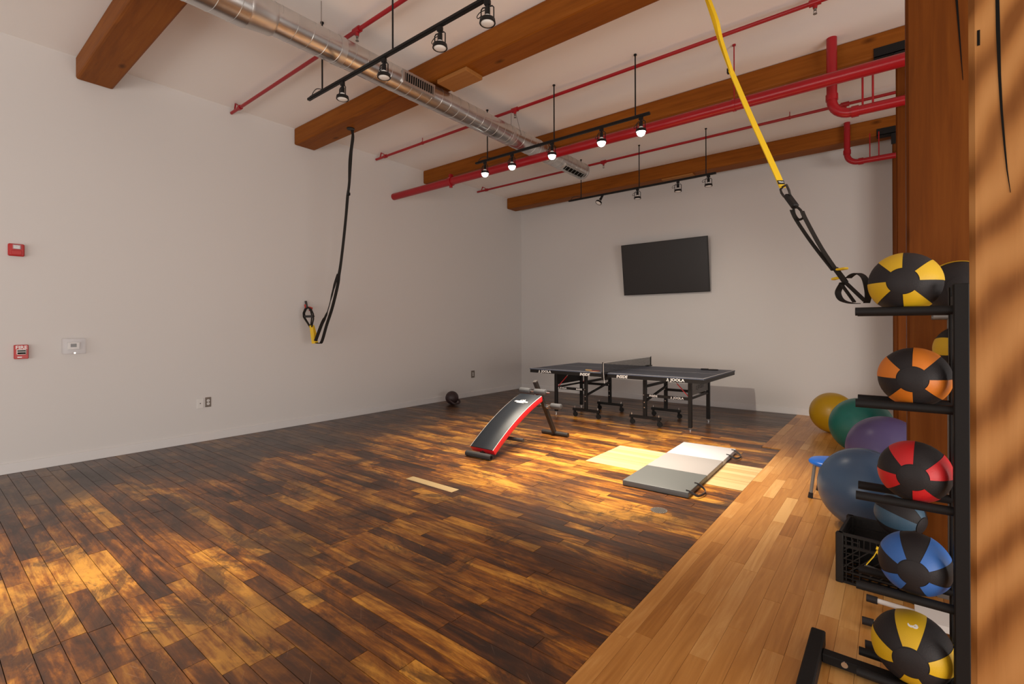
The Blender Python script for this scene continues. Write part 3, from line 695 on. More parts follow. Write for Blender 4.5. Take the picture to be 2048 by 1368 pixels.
for s, (xa, xb) in enumerate(((TX0, TM - .006), (TM + .006, TX1))):
    top = build('table_top', MB().box((xa, TY0, TZ - .018), (xb, TY1, TZ), bev=.002), 'tabletop', t)
    l = MB()
    l.box((xa, TY0, TZ), (xb, TY0 + .018, TZ + .0006)).box((xa, TY1 - .018, TZ), (xb, TY1, TZ + .0006))
    l.box((xa, (TY0 + TY1) / 2 - .0015, TZ), (xb, (TY0 + TY1) / 2 + .0015, TZ + .0006))
    if s == 0: l.box((xa, TY0, TZ), (xa + .018, TY1, TZ + .0007))
    else: l.box((xb - .018, TY0, TZ), (xb, TY1, TZ + .0007))
    build('white_line', l, 'print', top)
    fr = MB(); i = .006; zz0, zz1 = TZ - .068, TZ - .018
    fr.box((xa + i, TY0 + i, zz0), (xb - i, TY0 + i + .03, zz1)).box((xa + i, TY1 - i - .03, zz0), (xb - i, TY1 - i, zz1)).box((xa + i, TY0 + i + .03, zz0), (xa + i + .03, TY1 - i - .03, zz1)).box((xb - i - .03, TY0 + i + .03, zz0), (xb - i, TY1 - i - .03, zz1))
    ap = build('apron', fr, 'black', t)
    yf = TY0 + i - .0005; zt_ = (zz0 + zz1) / 2
    if s == 0:
        jo(TX0 + .30, yf, zt_, .052, ap); text('INSIDE', .056, (TM - .36, yf, zt_ - .004), (1, 0, 0), (0, 0, 1), 'print', ap, bold=.0012, shear=.2)
    else:
        text('INSIDE', .056, (TM + .24, yf, zt_), (1, 0, 0), (0, 0, 1), 'print', ap, bold=.0012, shear=.2); jo(TX1 - .36, yf, zt_ + .002, .052, ap)
    sg = -1 if s == 0 else 1
    xo = TM + sg * 1.085; xi = TM + sg * (.53 if s == 0 else .44)
    ys = (6.655, 7.465)
    for y in ys:
        lg = build('outer_leg', MB().box((xo - .024, y - .024, .045), (xo + .024, y + .024, TZ - .03), bev=.004), 'black', t)
        build('levelling_foot', MB().cyl((xo, y, .016), (xo, y, .05), .008, n=8).cyl((xo, y, 0), (xo, y, .018), .02, n=14), 'chrome', lg, 40)
        ig = build('inner_leg', MB().box((xi - .026, y - .02, .11), (xi + .026, y + .02, TZ - .03), bev=.004), 'black', t)
        build('bolt', MB().cyl((xi, y - .026, .26), (xi, y - .019, .26), .009, n=10).cyl((xi, y - .026, .335), (xi, y - .019, .335), .009, n=10).cyl((xi - .01, y - .026, .44), (xi - .01, y - .019, .44), .008, n=10), 'chrome', ig)
        fb = build('foot_bar', MB().box((xi - .235, y - .022, .095), (xi + .235, y + .022, .135), bev=.004), 'black', t)
        for dx in (-.205, .205):
            cs = build('caster', MB().box((xi + dx - .014, y - .016, .05), (xi + dx + .014, y + .016, .096)).cyl((xi + dx + .012, y - .012, .037), (xi + dx + .012, y + .012, .037), .037, n=20), 'blackm', fb, 40)
            build('caster_pin', MB().cyl((xi + dx, y, .135), (xi + dx, y, .165), .006, n=8), 'chrome', fb)
        ra = MB().box((min(xo, xi) , y - .012, .415), (max(xo, xi), y + .012, .455), bev=.003)
        rl = build('side_rail', ra, 'black', t)
        if y == ys[0]:
            xl_, xh_ = min(xo, xi), max(xo, xi)
            if s == 0: jo(xl_ + .13, y - .0128, .435, .035, rl); text('INSIDE', .035, (xh_ - .12, y - .0128, .435), (1, 0, 0), (0, 0, 1), 'print', rl, bold=.0008)
            else: text('INSIDE', .040, (xl_ + .13, y - .0128, .435), (1, 0, 0), (0, 0, 1), 'print', rl, bold=.0008); jo(xh_ - .17, y - .0128, .435, .040, rl)
        build('red_strut', MB().bar((xo - sg * .01, y + .03, .44), (xo - sg * .19, y + .03, .63), .02, .008), 'redtube', t)
        build('strut_arm', MB().bar((xo - sg * .18, y + .03, .62), (xo - sg * .26, y + .03, .705), .018, .007), 'chrome', t)
    build('cross_bar', MB().bar((xi, ys[0], .56), (xi, ys[1], .56), .03, .035), 'black', t)
    build('diagonal_bar', MB().bar((xi + .02, ys[0], .36), (xi + .02, ys[1], .50), .022, .03), 'black', t)
    ep = build('end_panel', MB().box((xo - .006, ys[0], .48), (xo + .006, ys[1], .665), bev=.002), 'panelgrey' if s else 'black', t)
    if s: jo(xo + .0065, (ys[0] + ys[1]) / 2, .57, .075, ep, 'foam', (0, 1, 0))
    build('end_bar', MB().bar((xo, ys[0], .44), (xo, ys[1], .44), .026, .026), 'black', t)
net = thing('table_net', (TM, (TY0 + TY1) / 2, TZ), 'grey table tennis net clamped across the middle of the table', 'net')
na, nb = TY0 - .10, TY1 + .10
for y in (na, nb):
    s_ = 1 if y == na else -1
    build('net_post', MB().box((TM - .008, y - .008, TZ - .03), (TM + .008, y + .008, TZ + .158), bev=.002).box((TM - .03, min(y, y + s_ * .16), TZ + .001), (TM + .03, max(y, y + s_ * .16), TZ + .012)).box((TM - .025, min(y, y + s_ * .12), TZ - .10), (TM + .025, max(y, y + s_ * .12), TZ - .072)).box((TM - .02, y - .012, TZ - .1), (TM + .02, y + .012, TZ + .01)), 'black', net)
nm = MB()
for k in range(1, 120): y = na + (nb - na) * k / 120; nm.box((TM - .0012, y - .0013, TZ + .006), (TM + .0012, y + .0013, TZ + .148))
for k in range(12): z = TZ + .008 + .0125 * k; nm.box((TM - .0012, na, z - .0013), (TM + .0012, nb, z + .0013))
nmo = build('net_mesh', nm, 'net', net)
build('top_tape', MB().box((TM - .0025, na, TZ + .146), (TM + .0025, nb, TZ + .155)), 'white', net)
build('tension_cord', MB().tube(smoothpath([(TM + .012, na - .006, TZ + .15), (TM + .016, na - .012, TZ + .02), (TM + .03, na - .012, TZ - .14)]), .003, 6), 'white', net, 40)
def paddle(label, c, rot, face, handle):
    t = thing('table_tennis_paddle', (c.x, c.y, TZ + .0007), label, 'paddle', 'table tennis paddles', rot, local=True)
    poly = [(.075 * math.cos(2 * PI * k / 28), .078 * math.sin(2 * PI * k / 28)) for k in range(28)]
    build('blade', MB().prism(poly, (0, 0, .002), (1, 0, 0), (0, 1, 0), (0, 0, .006)), handle, t)
    build('rubber', MB().prism(poly, (0, 0, .008), (1, 0, 0), (0, 1, 0), (0, 0, .003)).prism(poly, (0, 0, .0), (1, 0, 0), (0, 1, 0), (0, 0, .002)), face, t)
    build('handle', MB().box((-.175, -.014, -.000), (-.06, .014, .022), bev=.005), handle, t)
    return t
paddle('red paddle with a pale wooden handle lying beside the net', atz(1190, 741.5, TZ + .01), -.15, 'paddle_r', 'paddle_w')
paddle('black paddle lying near the far right end of the table', atz(1426, 739, TZ + .01), .35, 'rubber', 'rubber')

# ------------------------------------------------------------------ sit-up bench
BX = -3.54
t = thing('sit_up_bench', (BX, 4.6, 0), 'curved sit-up bench with black and red padding', 'bench')
def padpt(s): # s 0 front .. 1 rear ; top centre line
    return V(0, 3.92 + .91 * s, .100 + .480 * s + .20 * s * (1 - s))
n = 20; half = .172; th = .066
topm, sidem, pip = MB(), MB(), MB()
L = [padpt(k / n) for k in range(n + 1)]
nr = []
for k in range(n + 1):
    d = (L[min(k + 1, n)] - L[max(k - 1, 0)]).normalized(); nr.append(V(1, 0, 0).cross(d))
xa, xb = BX - half, BX + half
ring = [(-half + .008, 0), (-half + .016, .009), (half - .016, .009), (half - .008, 0)]
pts = []
for k in range(n + 1):
    for (x, h) in ring: pts.append(V(BX + x, L[k].y, L[k].z) + nr[k] * h)
w = len(ring)
topm._add(pts, [(k * w + j, k * w + j + 1, (k + 1) * w + j + 1, (k + 1) * w + j) for k in range(n) for j in range(w - 1)] + [(3, 2, 1, 0), tuple(range(n * w, n * w + 4))])
ring2 = [(-half + .008, 0), (-half, -.012), (-half + .006, -th), (half - .006, -th), (half, -.012), (half - .008, 0)]
pts = []
for k in range(n + 1):
    for (x, h) in ring2: pts.append(V(BX + x, L[k].y, L[k].z) + nr[k] * h)
w = len(ring2)
sidem._add(pts, [(k * w + j, k * w + (j + 1) % w, (k + 1) * w + (j + 1) % w, (k + 1) * w + j) for k in range(n) for j in range(w)] + [tuple(range(w - 1, -1, -1)), tuple(range(n * w, n * w + w))])
pad = build('backrest_pad', sidem, 'redv', t, 50)
build('black_cover', topm, 'pad', pad, 50)
for x in (-half + .008, half - .008):
    build('white_piping', MB().tube([V(BX + x, L[k].y, L[k].z) + nr[k] * .001 for k in range(n + 1)], .0028, 6), 'white', pad, 40)
# white brand mark near the top: ring, wings and a line of small print
k = 16; c0 = V(BX, L[k].y, L[k].z) + nr[k] * .0098; yd = (L[k + 1] - L[k - 1]).normalized(); xd = V(1, 0, 0)
mk = MB()
mk.prism([(-.10, -.014), (-.03, -.020), (.03, -.020), (.10, -.014), (.09, .006), (.03, .010), (-.03, .010), (-.088, .008)], c0, xd, yd, nr[k] * .001)
mk.prism([(-.030, .010), (.022, .010), (.030, .020), (.020, .036), (-.012, .036), (-.028, .026)], c0, xd, yd, nr[k] * .001).prism([(.026, .012), (.04, .012), (.034, .046), (.028, .046)], c0, xd, yd, nr[k] * .001)
mk.prism([(-.055, -.034), (.055, -.034), (.055, -.028), (-.055, -.028)], c0, xd, yd, nr[k] * .001)
lg = build('brand_mark', mk, 'print', pad)
build('mark_ring', MB().prism([(-.004 + .014 * math.cos(2 * PI * q / 14), .022 + .010 * math.sin(2 * PI * q / 14)) for q in range(14)], c0 + nr[k] * .0008, xd, yd, nr[k] * .001), 'pad', lg)
# frame
rp = [V(BX, 3.91, .05)] + [V(BX, L[k].y, L[k].z) - nr[k] * (th + .02) for k in range(1, n + 1, 3)] + [V(BX, 4.93, .66)]
build('spine_tube', MB().tube(rp[:-1] + [V(BX, 4.97, .59)], .019, 10), 'gun', t, 40)
build('rear_post', MB().bar((BX + .03, 5.32, .03), (BX + .03, 4.885, .745), .045, .045), 'gun', t)
build('post_cap', MB().bar((BX + .03, 4.8855, .744), (BX + .03, 4.882, .752), .047, .047), 'chrome', t)
build('pivot_bracket', MB().box((BX - .01, 4.93, .50), (BX + .07, 5.03, .62), bev=.01), 'gun', t)
build('rear_foot', MB().cyl((BX - .165, 5.325, .028), (BX + .235, 5.325, .028), .028, n=18), 'gun', t, 40)
build('front_foot', MB().cyl((BX - .19, 3.885, .031), (BX + .16, 3.895, .031), .030, n=18), 'dfoam', t, 40)
build('foot_tube_end', MB().cyl((BX + .159, 3.895, .031), (BX + .166, 3.895, .031), .018, n=14), 'dark', t)
for (y, z, spans) in ((4.87, .625, ((-.19, -.035), (.035, .20))), (5.10, .425, ((-.20, -.05), (.125, .275)))):
    build('roller_axle', MB().cyl((BX - .19, y, z), (BX + .26, y, z), .009, n=10), 'chrome', t, 40)
    for a, b_ in spans: build('foam_roller', MB().lathe([(.030, 0), (.036, .006), (.036, b_ - a - .006), (.030, b_ - a), (.009, b_ - a)], (BX + a, y, z), (1, 0, 0), 20), 'foam', t, 50)
build('hand_grip', MB().cyl((BX + .0, 4.33, .145), (BX + .24, 4.36, .140), .021, n=14).cyl((BX - .24, 4.36, .14), (BX, 4.33, .145), .021, n=14), 'dfoam', t, 40)
build('adjust_knob', MB().cyl((BX + .055, 5.10, .40), (BX + .09, 5.10, .40), .02, n=12), 'chrome', t, 40)

# ------------------------------------------------------------------ folding mat
mp = [atz(1241, 961, .05), atz(1366.5, 884.5, .05), atz(1473, 896, .05), atz(1379, 984, .05)]
cn = (mp[0] + mp[1] + mp[2] + mp[3]) / 4; ang = math.atan2(((mp[1] - mp[0]) + (mp[2] - mp[3])).x, ((mp[1] - mp[0]) + (mp[2] - mp[3])).y)
ln = ((mp[1] - mp[0]).length + (mp[2] - mp[3]).length) / 2; wdt = ((mp[3] - mp[0]).length + (mp[2] - mp[1]).length) / 2
t = thing('exercise_mat', (cn.x, cn.y, 0), 'three-panel folding exercise mat in shades of grey on the floor', 'mat', rotz=-ang, local=True)
pn = ln / 3
for k, mt in enumerate(('mat1', 'mat2', 'mat3')):
    ya = -ln / 2 + k * pn
    build('mat_panel', MB().box((-wdt / 2, ya + .004, .001), (wdt / 2, ya + pn - .004, .05), bev=.010, seg=2), mt, t, 40)
for k in (1, 2): build('fold_seam', MB().box((-wdt / 2, -ln / 2 + k * pn - .006, .004), (wdt / 2, -ln / 2 + k * pn + .006, .046)), 'mat3' if k == 2 else 'mat2', t)
for y in (-ln / 2 + .16, ln / 2 - .22):
    build('strap_handle', MB().ribbon(smoothpath([(wdt / 2 - .03, y - .12, .052), (wdt / 2 + .012, y - .12, .045), (wdt / 2 + .06, y - .10, .02), (wdt / 2 + .085, y - .02, .018), (wdt / 2 + .085, y + .04, .018), (wdt / 2 + .06, y + .10, .022), (wdt / 2 + .012, y + .12, .045), (wdt / 2 - .03, y + .12, .052)]), (0, 0, 1), .020, .004), 'strapgrey', t)

p = atz(1318, 1021)
t = thing('floor_plate', (p.x, p.y, 0), 'small round perforated metal plate set in the dark floor near the mat', 'floor plate')
build('plate', MB().cyl((p.x, p.y, .0006), (p.x, p.y, .003), .062, n=32), 'plate', t, 40)
hm = MB()
for a in range(-4, 5):
    for b_ in range(-4, 5):
        if a * a + b_ * b_ < 20: hm.cyl((p.x + a * .012, p.y + b_ * .012, .003), (p.x + a * .012, p.y + b_ * .012, .0034), .0035, n=8)
ho = build('perforation', hm, 'dark', t); ho['kind'] = 'stuff'

# ------------------------------------------------------------------ kettlebell
p = atz(904, 808.5)
t = thing('kettlebell', (p.x, p.y, 0), 'dark maroon kettlebell lying on its side by the baseboard', 'kettlebell', rotz=-.35, local=True)
build('bell', MB().sphere((0, 0, .122), .122, 32, (1, 1, 1)), 'iron', t, 60)
build('flat_base', MB().cyl((-.10, .02, .125), (-.118, .024, .125), .07, n=20), 'iron', t, 40)
build('handle', MB().tube(smoothpath([(.07, -.085, .10), (.15, -.082, .075), (.195, -.05, .045), (.20, .0, .04), (.195, .05, .045), (.15, .082, .075), (.07, .085, .10)]), .018, 10), 'iron', t, 60)

# ------------------------------------------------------------------ black suspension trainer on the left
YS = 3.70
def q(u, v, dy=0.0): return ony(u, v, YS + dy - .095 * min(1, max(0, (700 - u) / 85)))
t = thing('suspension_trainer', (-5.667, YS, ZB), 'black suspension strap hanging from the beam and hooked to the left wall', 'strap')
def px(lst, dy=0): return smoothpath([q(u, v, dy) for u, v in lst], 5)
build('anchor_plate', MB().cyl((-5.667, YS, ZB), (-5.667, YS, ZB - .012), .05, n=20), 'black', t, 40)
wv = (.5, .86, 0)
build('main_strap', MB().ribbon(px([(704, 260), (706, 275), (703, 300), (701, 330), (698, 372), (695, 392), (692, 430), (687, 480), (681, 530), (676, 556)]), wv, .034, .003), 'web', t)
build('main_strap', MB().ribbon(px([(706, 260), (704, 280), (699, 320), (698, 372), (696, 395), (693, 430), (688, 480), (682, 530), (678, 556)], .012), wv, .026, .003), 'web', t)
build('strap_buckle', MB().box(q(697, 388) - V(.02, .02, .02), q(697, 388) + V(.02, .02, .02), bev=.006), 'black', t)
build('lower_strap', MB().ribbon(px([(676, 548), (669, 570), (655, 623), (643.6, 648), (631, 682)], -.02), wv, [.032] * 6 + [.024] * 2 + [.012] * 3 + [.03] * 2 + [.044] * 8, .003), 'web', t)
build('lower_strap', MB().ribbon(px([(678, 548), (675.5, 570), (664.5, 615.6), (653, 651), (644, 682), (638, 687), (629, 683)], .03), wv, .040, .003), 'web', t)
build('yellow_grip', MB().ribbon(px([(622, 651), (624, 664), (627, 687)], -.02), wv, .045, .010), 'yellow', t)
build('yellow_grip', MB().ribbon(px([(625, 651), (630, 668), (633, 687)], .03), wv, .045, .010), 'yellow', t)
build('cradle_loop', MB().tube([q(u, v, -.02) for u, v in ((620, 654), (607, 634), (606.5, 626), (610, 618), (616, 614.5), (622, 618), (626.5, 628), (627, 638), (623.5, 654))], .010, 8), 'web', t, 40)
build('cradle_loop', MB().tube([q(u, v, .03) for u, v in ((621, 654), (610, 636), (609, 626), (613, 617), (617, 615), (621, 621), (624, 632), (621.5, 652))], .010, 8), 'web', t, 40)
build('foam_handle', MB().cyl(q(609, 633), q(627, 632.5), .017, n=14), 'dfoam', t, 40)
hk = thing('wall_hook', (XL, YS, 1.7), 'grey wall hook tied with red cord holding the black strap', 'hook')
h0 = onx(611.5, 602, XL + .03); h1 = onx(614, 617, XL + .05)
build('hook_arm', MB().tube([h0, h0.lerp(h1, .5), h1], .016, 10).cyl((XL, h1.y, h1.z), h1, .012, n=10), 'gun', hk, 40)
build('red_cord', MB().tube(smoothpath([h1 + V(-.02, -.02, 0), h1 + V(.03, .02, .02), h1 + V(.05, .05, -.005), h1 + V(.03, .02, -.03), h1 + V(.02, .07, .012)]), .009, 8).tube([h1 + V(-.015, -.02, .06), h1 + V(-.01, -.01, 0)], .014, 8), 'redcord', hk, 40)

# ------------------------------------------------------------------ medicine ball racks
RX, RYN, RYF = .185, 2.335, 2.505
t = thing('ball_rack', (RX, 2.42, 0), 'black steel rack with paired arms holding five medicine balls', 'rack')
levels = [1.482, 1.121, .757, .404, .060]
for y in (RYN, RYF):
    build('upright', MB().box((RX - .022, y - .022, .05), (RX + .022, y + .022, 1.575), bev=.004), 'blackm', t)
build('top_tie', MB().box((RX - .018, RYN, 1.50), (RX + .018, RYF, 1.535)), 'blackm', t)
for z in levels:
    for y in (RYN + .008, RYF - .008):
        build('arm', MB().cyl((RX, y, z), (-.122, y, z), .0165, n=14), 'blackm', t, 40)
build('base_beam', MB().box((-.245, 2.395, .012), (.55, 2.445, .050), bev=.004), 'blackm', t)
build('base_foot', MB().box((-.30, 2.10, 0), (-.245, 2.555, .066), bev=.005), 'blackm', t)
build('base_bolt', MB().cyl((-.165, 2.39, .037), (-.165, 2.396, .037), .012, n=12), 'chrome', t, 40)
build('base_tie', MB().box((RX - .022, RYN - .02, .03), (RX + .022, RYF + .02, .07)), 'blackm', t)
def med_ball(loc, r, col, spin, rotz, label, tilt=0.0, group='striped medicine balls', rim=False):
    t = thing('medicine_ball', loc, label, 'medicine ball', group, local=True)
    t.rotation_euler = (tilt, 0, rotz)
    build('ball_body', MB().sphere((0, 0, 0), r, 40), 'rubber', t, 0)
    if rim: build('colour_panel', MB().patch(r + .0012, math.radians(70), math.radians(150), math.radians(35), math.radians(150), 14, 20), col, t, 0)
    for k in range(0 if rim else 4):
        p0 = spin + k * PI / 2 + .015
        build('colour_panel', MB().patch(r + .0012, math.radians(25), math.radians(152), p0, p0 + PI / 4 - .03), col, t, 0)
    build('end_cap', MB().patch(r + .0025, .001, math.radians(23), 0, 2 * PI, 6, 28), 'rubber', t, 0)
    return t
s = 1.0106
bl_ = [((.031, 2.42, 1.589), .116, 'mb_ylw', math.radians(0), 'yellow and black medicine ball on the top arms of the rack'),
       ((.066, 2.42, 1.226), .113, 'mb_org', math.radians(46), 'orange and black medicine ball on the second arms of the rack'),
       ((.062, 2.42, .863), .114, 'mb_rdd', math.radians(-2), 'red and black medicine ball on the middle arms of the rack'),
       ((.074, 2.42, .510), .114, 'mb_blu', math.radians(22), 'bright blue and black medicine ball on the fourth arms of the rack'),
       ((.050, 2.385, .182), .128, 'mb_ylw', math.radians(70), 'large yellow and black medicine ball at the bottom of the rack')]
mbs = []
for loc, r, col, spin, lab in bl_:
    zr = min(levels, key=lambda z_: abs(z_ + .11 - loc[2]))   # rests in the groove between its two arms
    mbs.append(med_ball((min(loc[0], .058), 2.42, zr + math.sqrt((r + .0015 + .0165) ** 2 - .077 ** 2) + .0006), r, col, spin, math.radians(-4), lab))
text('8', .040, (.006, -.062, .1125), (0, 1, .4), (-1, 0, 0), 'print', mbs[4], 'printed_mark', bold=.002)
# second rack behind, mostly hidden
Y2 = 3.245
t = thing('ball_rack', (.42, Y2, 0), 'grey steel rack half hidden behind the black rack and the near column', 'rack')
for x in (.215, .645):
    for y in (Y2 - .145, Y2 + .145): build('upright', MB().box((x, y - .016, .03), (x + .032, y + .016, 1.52), bev=.003), 'legs', t)
    for z in (1.44, 1.17): build('cross_tie', MB().box((x + .004, Y2 - .13, z), (x + .028, Y2 + .13, z + .014)), 'legs', t)
for y in (Y2 - .145, Y2 + .145): build('foot', MB().box((.17, y - .018, 0), (.80, y + .018, .03)), 'legs', t)
for z in (1.47, 1.20):
    for y in (Y2 - .08, Y2 + .08): build('shelf_rail', MB().cyl((.15, y, z), (.75, y, z), .014, n=12), 'legs', t, 40)
build('rail_cap', MB().cyl((.115, Y2 - .08, 1.20), (.155, Y2 - .08, 1.20), .022, n=12), 'rubber', t, 40)
p = ony(1912, 575, Y2)
med_ball((p.x + .01, Y2, 1.47 + math.sqrt(.1565 ** 2 - .08 ** 2) + .001), .140, 'mb_ylw', math.radians(112), .0, 'black medicine ball with a thin yellow rim, behind the top of the rack', rim=True)
med_ball((.268, Y2, 1.20 + math.sqrt(.1345 ** 2 - .08 ** 2) + .001), .118, 'mb_ylw', math.radians(150), .7, 'yellow and black medicine ball behind the rack upright, below the top ball')

# ------------------------------------------------------------------ yellow suspension trainer
TA = V(-1.135, 3.70, ZB); TB = V(-.06, 2.42, 1.505)
pnm = (TB - TA).cross(V(0, 0, 1)).normalized()
def yq(u, v, d=0.0):
    r_ = ray(u, v); k = (TA - CAMP).dot(pnm) / r_.dot(pnm); return CAMP + r_ * k + pnm * d
t = thing('suspension_trainer', TA, 'yellow suspension strap stretched from the ceiling beam down to the ball rack', 'strap')
sv = V(1, .8, .3)
build('anchor_plate', MB().cyl(TA, TA - V(0, 0, .012), .05, n=20), 'black', t, 40)
build('yellow_strap', MB().ribbon([TA] + smoothpath([yq(1414, 0), yq(1428, 42), yq(1442, 88), yq(1466, 152)], 4), pnm, .028, .004), 'yellow', t)
build('yellow_strap', MB().ribbon([TA + pnm * .006] + smoothpath([yq(1419, 0), yq(1434, 40), yq(1443, 80), yq(1466, 150)], 4), pnm, .024, .004), 'yellow', t)
build('yellow_strap', MB().ribbon(smoothpath([yq(1462, 142), yq(1470, 160), yq(1500, 230), yq(1535, 307), yq(1557, 356), yq(1565, 375)], 4), pnm, .034, .006), 'yellow', t)
build('strap_keeper', MB().box(yq(1458, 142) - V(.012, .012, .018), yq(1458, 142) + V(.012, .012, .018), bev=.004), 'web', t)
c = yq(1561, 366); dd = (yq(1565, 376) - yq(1557, 352)).normalized(); sd = pnm; nn_ = sd.cross(dd).normalized()
if nn_.dot(CAMP - c) < 0: nn_ = -nn_
lb = build('brand_label', MB().prism([(-.018, -.014), (.018, -.014), (.018, .014), (-.018, .014)], c + nn_ * .004, sd if sd.x > 0 else -sd, -dd, nn_ * .0012), 'web', t)
text('TRX', .014, c + nn_ * .0062, sd if sd.x > 0 else -sd, -dd if (sd if sd.x > 0 else -sd).cross(-dd).dot(nn_) > 0 else dd, 'print', lb)
build('carabiner', MB().tube([yq(u, v) for u, v in ((1561, 379), (1566, 373), (1573, 370), (1578, 381), (1580, 389), (1575, 394), (1568, 393), (1563, 386))], .006, 8, closed=True), 'gun', t, 40)
build('swivel_block', MB().bar(yq(1574, 391), yq(1591, 414), .034, .026, bev=.005), 'black', t)
build('equaliser_loop', MB().tube(smoothpath([yq(u, v) for u, v in ((1590, 411), (1601, 420), (1607, 433), (1603, 438), (1596, 438.5), (1589, 428), (1587, 416))], 3), .006, 8, closed=True), 'web', t, 40)
build('black_strap', MB().ribbon(smoothpath([yq(1604, 422), yq(1612, 440), yq(1642, 495), yq(1672, 540)], 4), pnm, .022, .003), 'web', t)
build('black_strap', MB().ribbon(smoothpath([yq(1587, 420, .01), yq(1597, 441, .01), yq(1630, 489, .01), yq(1671, 541, .01)], 4), pnm, .020, .003), 'web', t)
build('black_strap', MB().bar(yq(1670, 536), yq(1692, 566), .022, .018, bev=.004), 'web', t)
for u, v, du in ((1684, 538, 9), (1671, 557, 5)):
    build('adjuster_tab', MB().bar(yq(u - du, v + 1.5), yq(u + du, v - 1.5), .022, .010, bev=.003), 'yellow', t)
build('foot_cradle', MB().ribbon(smoothpath([yq(u, v, -.015) for u, v in ((1690, 556), (1699, 549), (1710, 547), (1722, 556), (1728, 578), (1729, 594), (1726, 606))], 4), pnm, .028, .003), 'web', t)
build('foot_cradle', MB().ribbon(smoothpath([yq(u, v, .015) for u, v in ((1693, 565), (1685, 578), (1683, 588), (1690, 600), (1707, 606), (1722, 607))], 4), pnm, .028, .003), 'web', t)
build('handle_strap', MB().bar(yq(1690, 564), yq(1730, 602), .018, .006), 'web', t)
build('handle_strap', MB().bar(yq(1690, 566, .02), yq(1718, 604, .02), .014, .005), 'web', t)

# ------------------------------------------------------------------ exercise balls
def ex_ball(loc, r, col, label):
    t = thing('exercise_ball', (loc[0], loc[1], 0), label, 'exercise ball', 'large exercise balls', local=True)
    build('ball_body', MB().sphere((0, 0, r), r, 64), col, t, 0)
    d = V(-.1, -.92, .25).normalized() * r
    gz = MB()
    for k in (-1, 1):
        a0 = .12 * k; rr = r * math.cos(a0)
        gz.tube([V(rr * math.cos(2 * PI * q_ / 60) * .9998, r * math.sin(a0), r + rr * math.sin(2 * PI * q_ / 60)) for q_ in range(60)], .0018, 5, closed=True)
    build('moulded_rib', gz, col, t, 0)
    build('valve_plug', MB().cyl(d * .985 + V(0, 0, r), d * 1.004 + V(0, 0, r), .008, n=12), col, t, 40)
    return t
ex_ball((-.658, 7.724), .265, 'ex_yellow', 'mustard yellow exercise ball, farthest back by the white wall')
ex_ball((-.297, 6.672), .307, 'ex_green', 'teal green exercise ball between the yellow and purple ones')
ex_ball((-.07, 5.52), .301, 'ex_purple', 'purple exercise ball between the teal and blue ones')
ex_ball((-.175, 4.21), .278, 'ex_blue', 'slate blue exercise ball in front, behind the black crate')

# ------------------------------------------------------------------ blue stool
t = thing('stool', (-.41, 4.79, 0), 'low stool with a bright blue seat and grey legs beside the blue ball', 'stool')
build('seat', MB().lathe([(.05, -.012), (.145, -.02), (.165, -.008), (.168, .006), (.155, .022), (.10, .036), (.03, .040)], (-.41, 4.79, .285), (0, 0, 1), 40), 'bluep', t, 60)
for k in range(4):
    a = math.radians(218 + 90 * k); c0 = V(-.41, 4.79, 0); d = V(math.cos(a), math.sin(a), 0)
    l = build('leg', MB().cyl(c0 + d * .145 + V(0, 0, .27), c0 + d * .178 + V(0, 0, .03), .013, n=12), 'legs', t, 40)
    build('rubber_cap', MB().cyl(c0 + d * .176 + V(0, 0, .045), c0 + d * .182, .016, .019, n=12), 'rubber', l, 40)

# ------------------------------------------------------------------ milk crate
t = thing('milk_crate', (-.065, 3.40, 0), 'black plastic milk crate on the oak floor', 'crate', rotz=math.radians(-5), local=True)
S, Hc = .165, .275
rim = MB(); e = .014
for z in (0.006, .065, .205, Hc - .008):
    hh_ = .012 if z not in (.065,) else .006
    for sx, sy in ((-1, 0), (1, 0), (0, -1), (0, 1)):
        if sx: rim.box((sx * S - .007, -S, z - hh_ / 2), (sx * S + .007, S, z + hh_ / 2 + .002))
        else: rim.box((-S, sy * S - .007, z - hh_ / 2), (S, sy * S + .007, z + hh_ / 2 + .002))
build('rim', rim, 'crate', t)
for sx in (-1, 1):
    for sy in (-1, 1): build('corner_post', MB().box((sx * S - .018, sy * S - .018, 0), (sx * S + .018, sy * S + .018, Hc), bev=.004), 'crate', t)
for face in range(4):
    R_ = Matrix.Rotation(face * PI / 2, 3, 'Z'); lm = MB()
    for k in range(-4, 9):
        a = V(-S + k * .045, -S, .07); b_ = V(-S + k * .045 + .135, -S, .205)
        for p_, q_ in ((a, b_),):
            # clip to the face
            t0, t1 = 0.0, 1.0
            if p_.x < -S: t0 = (-S - p_.x) / (q_.x - p_.x)
            if q_.x > S: t1 = (S - p_.x) / (q_.x - p_.x)
            if t1 - t0 > .08: lm.bar(R_ @ p_.lerp(q_, t0), R_ @ p_.lerp(q_, t1), .006, .006)
    for k in range(1, 12):
        x = -S + 2 * S * k / 12
        lm.box(*[tuple(min(a_, b2) for a_, b2 in zip(R_ @ V(x - .002, -S - .003, .21), R_ @ V(x + .002, -S + .003, Hc - .01))), tuple(max(a_, b2) for a_, b2 in zip(R_ @ V(x - .002, -S - .003, .21), R_ @ V(x + .002, -S + .003, Hc - .01)))])
    build('lattice_side', lm, 'crate', t)
for n_, lo_, hi_ in (('left', (-S - .002, -S, .01), (-S + .002, S, Hc - .01)), ('right', (S - .002, -S, .01), (S + .002, S, Hc - .01)), ('back', (-S, S - .002, .01), (S, S + .002, Hc - .01))):
    build('side_wall', MB().box(lo_, hi_), 'crate', t)
gr = MB()
for k in range(3): gr.box((-S + .03 + k * .03 - .002, -S - .004, .01), (-S + .03 + k * .03 + .002, -S + .004, .25))
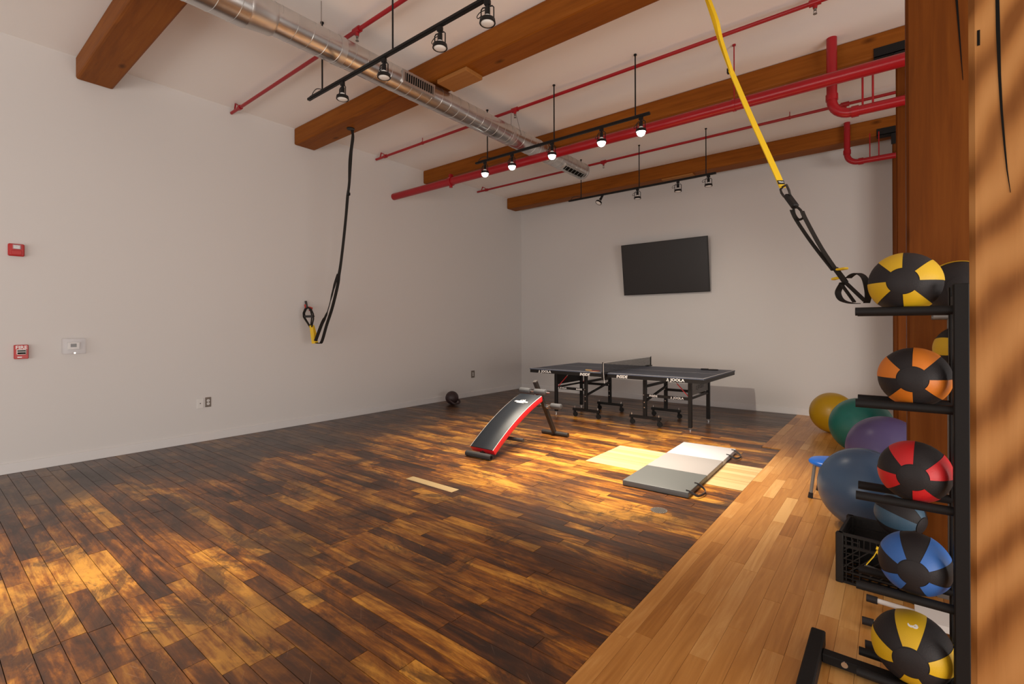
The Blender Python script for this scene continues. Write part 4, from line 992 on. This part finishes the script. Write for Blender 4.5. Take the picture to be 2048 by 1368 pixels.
for k in range(7): gr.box((-S, -S - .004, .03 + k * .034), (-S + .09, -S + .004, .034 + k * .034))
build('corner_grid', gr, 'crate', t)
bt = MB()
for k in range(9): x = -S + 2 * S * k / 8; bt.box((x - .004, -S, .004), (x + .004, S, .012)).box((-S, x - .004, .004), (S, x + .004, .012))
build('base_grid', bt, 'crate', t)
med_ball((.020, 3.40, .388), .115, 'mb_dbl', math.radians(160), math.radians(60), 'dark blue-grey medicine ball sitting in the milk crate', .2)
t = thing('resistance_tube', (.02, 3.189, .12), 'yellow resistance tube with black foam handles hanging on the crate', 'resistance tube')
build('yellow_tube', MB().tube(smoothpath([(-.08, 3.186, .255), (-.02, 3.182, .235), (.06, 3.180, .17), (.03, 3.179, .125), (-.04, 3.181, .19), (-.075, 3.184, .24)]), .009, 8), 'yellow', t, 40)
build('foam_handle', MB().cyl((-.13, 3.174, .145), (.03, 3.164, .115), .017, n=14), 'dfoam', t, 40)
build('handle_strap', MB().ribbon([(-.13, 3.174, .145), (-.09, 3.180, .21), (-.075, 3.184, .245)], (0, 1, 0), .018, .003), 'yellow', t)

# ------------------------------------------------------------------ folded step stool on the floor under the rack
t = thing('folded_stool', (.10, 2.78, 0), 'white folded stool lying on the floor with black tipped legs under the rack', 'stool')
A = atz(1733, 1195, .05); B = atz(1826, 1223, .05)
def legt(a, b_, r):
    d = (b_ - a).normalized()
    l = build('leg', MB().cyl(a + d * .03, b_, r, n=14), 'white', t, 40)
    build('rubber_cap', MB().cyl(a, a + d * .045, r + .006, n=14), 'rubber', l, 40)
legt(A, B + (B - A) * .1, .012)
A2 = atz(1724, 1240, .03); legt(A2, A2 + V(.45, .03, 0), .012)
A3 = atz(1730, 1288, .03); legt(A3, A3 + V(.45, .03, 0), .012)
build('seat_panel', MB().prism([(.0, -.10), (.42, -.10), (.45, -.05), (.45, .06), (.40, .085), (.05, .085), (0, .06)], (B.x + .005, B.y - .055, .065), (1, 0, 0), (0, 1, 0), (0, 0, .03)), 'white', t)

bpy.context.view_layer.update()
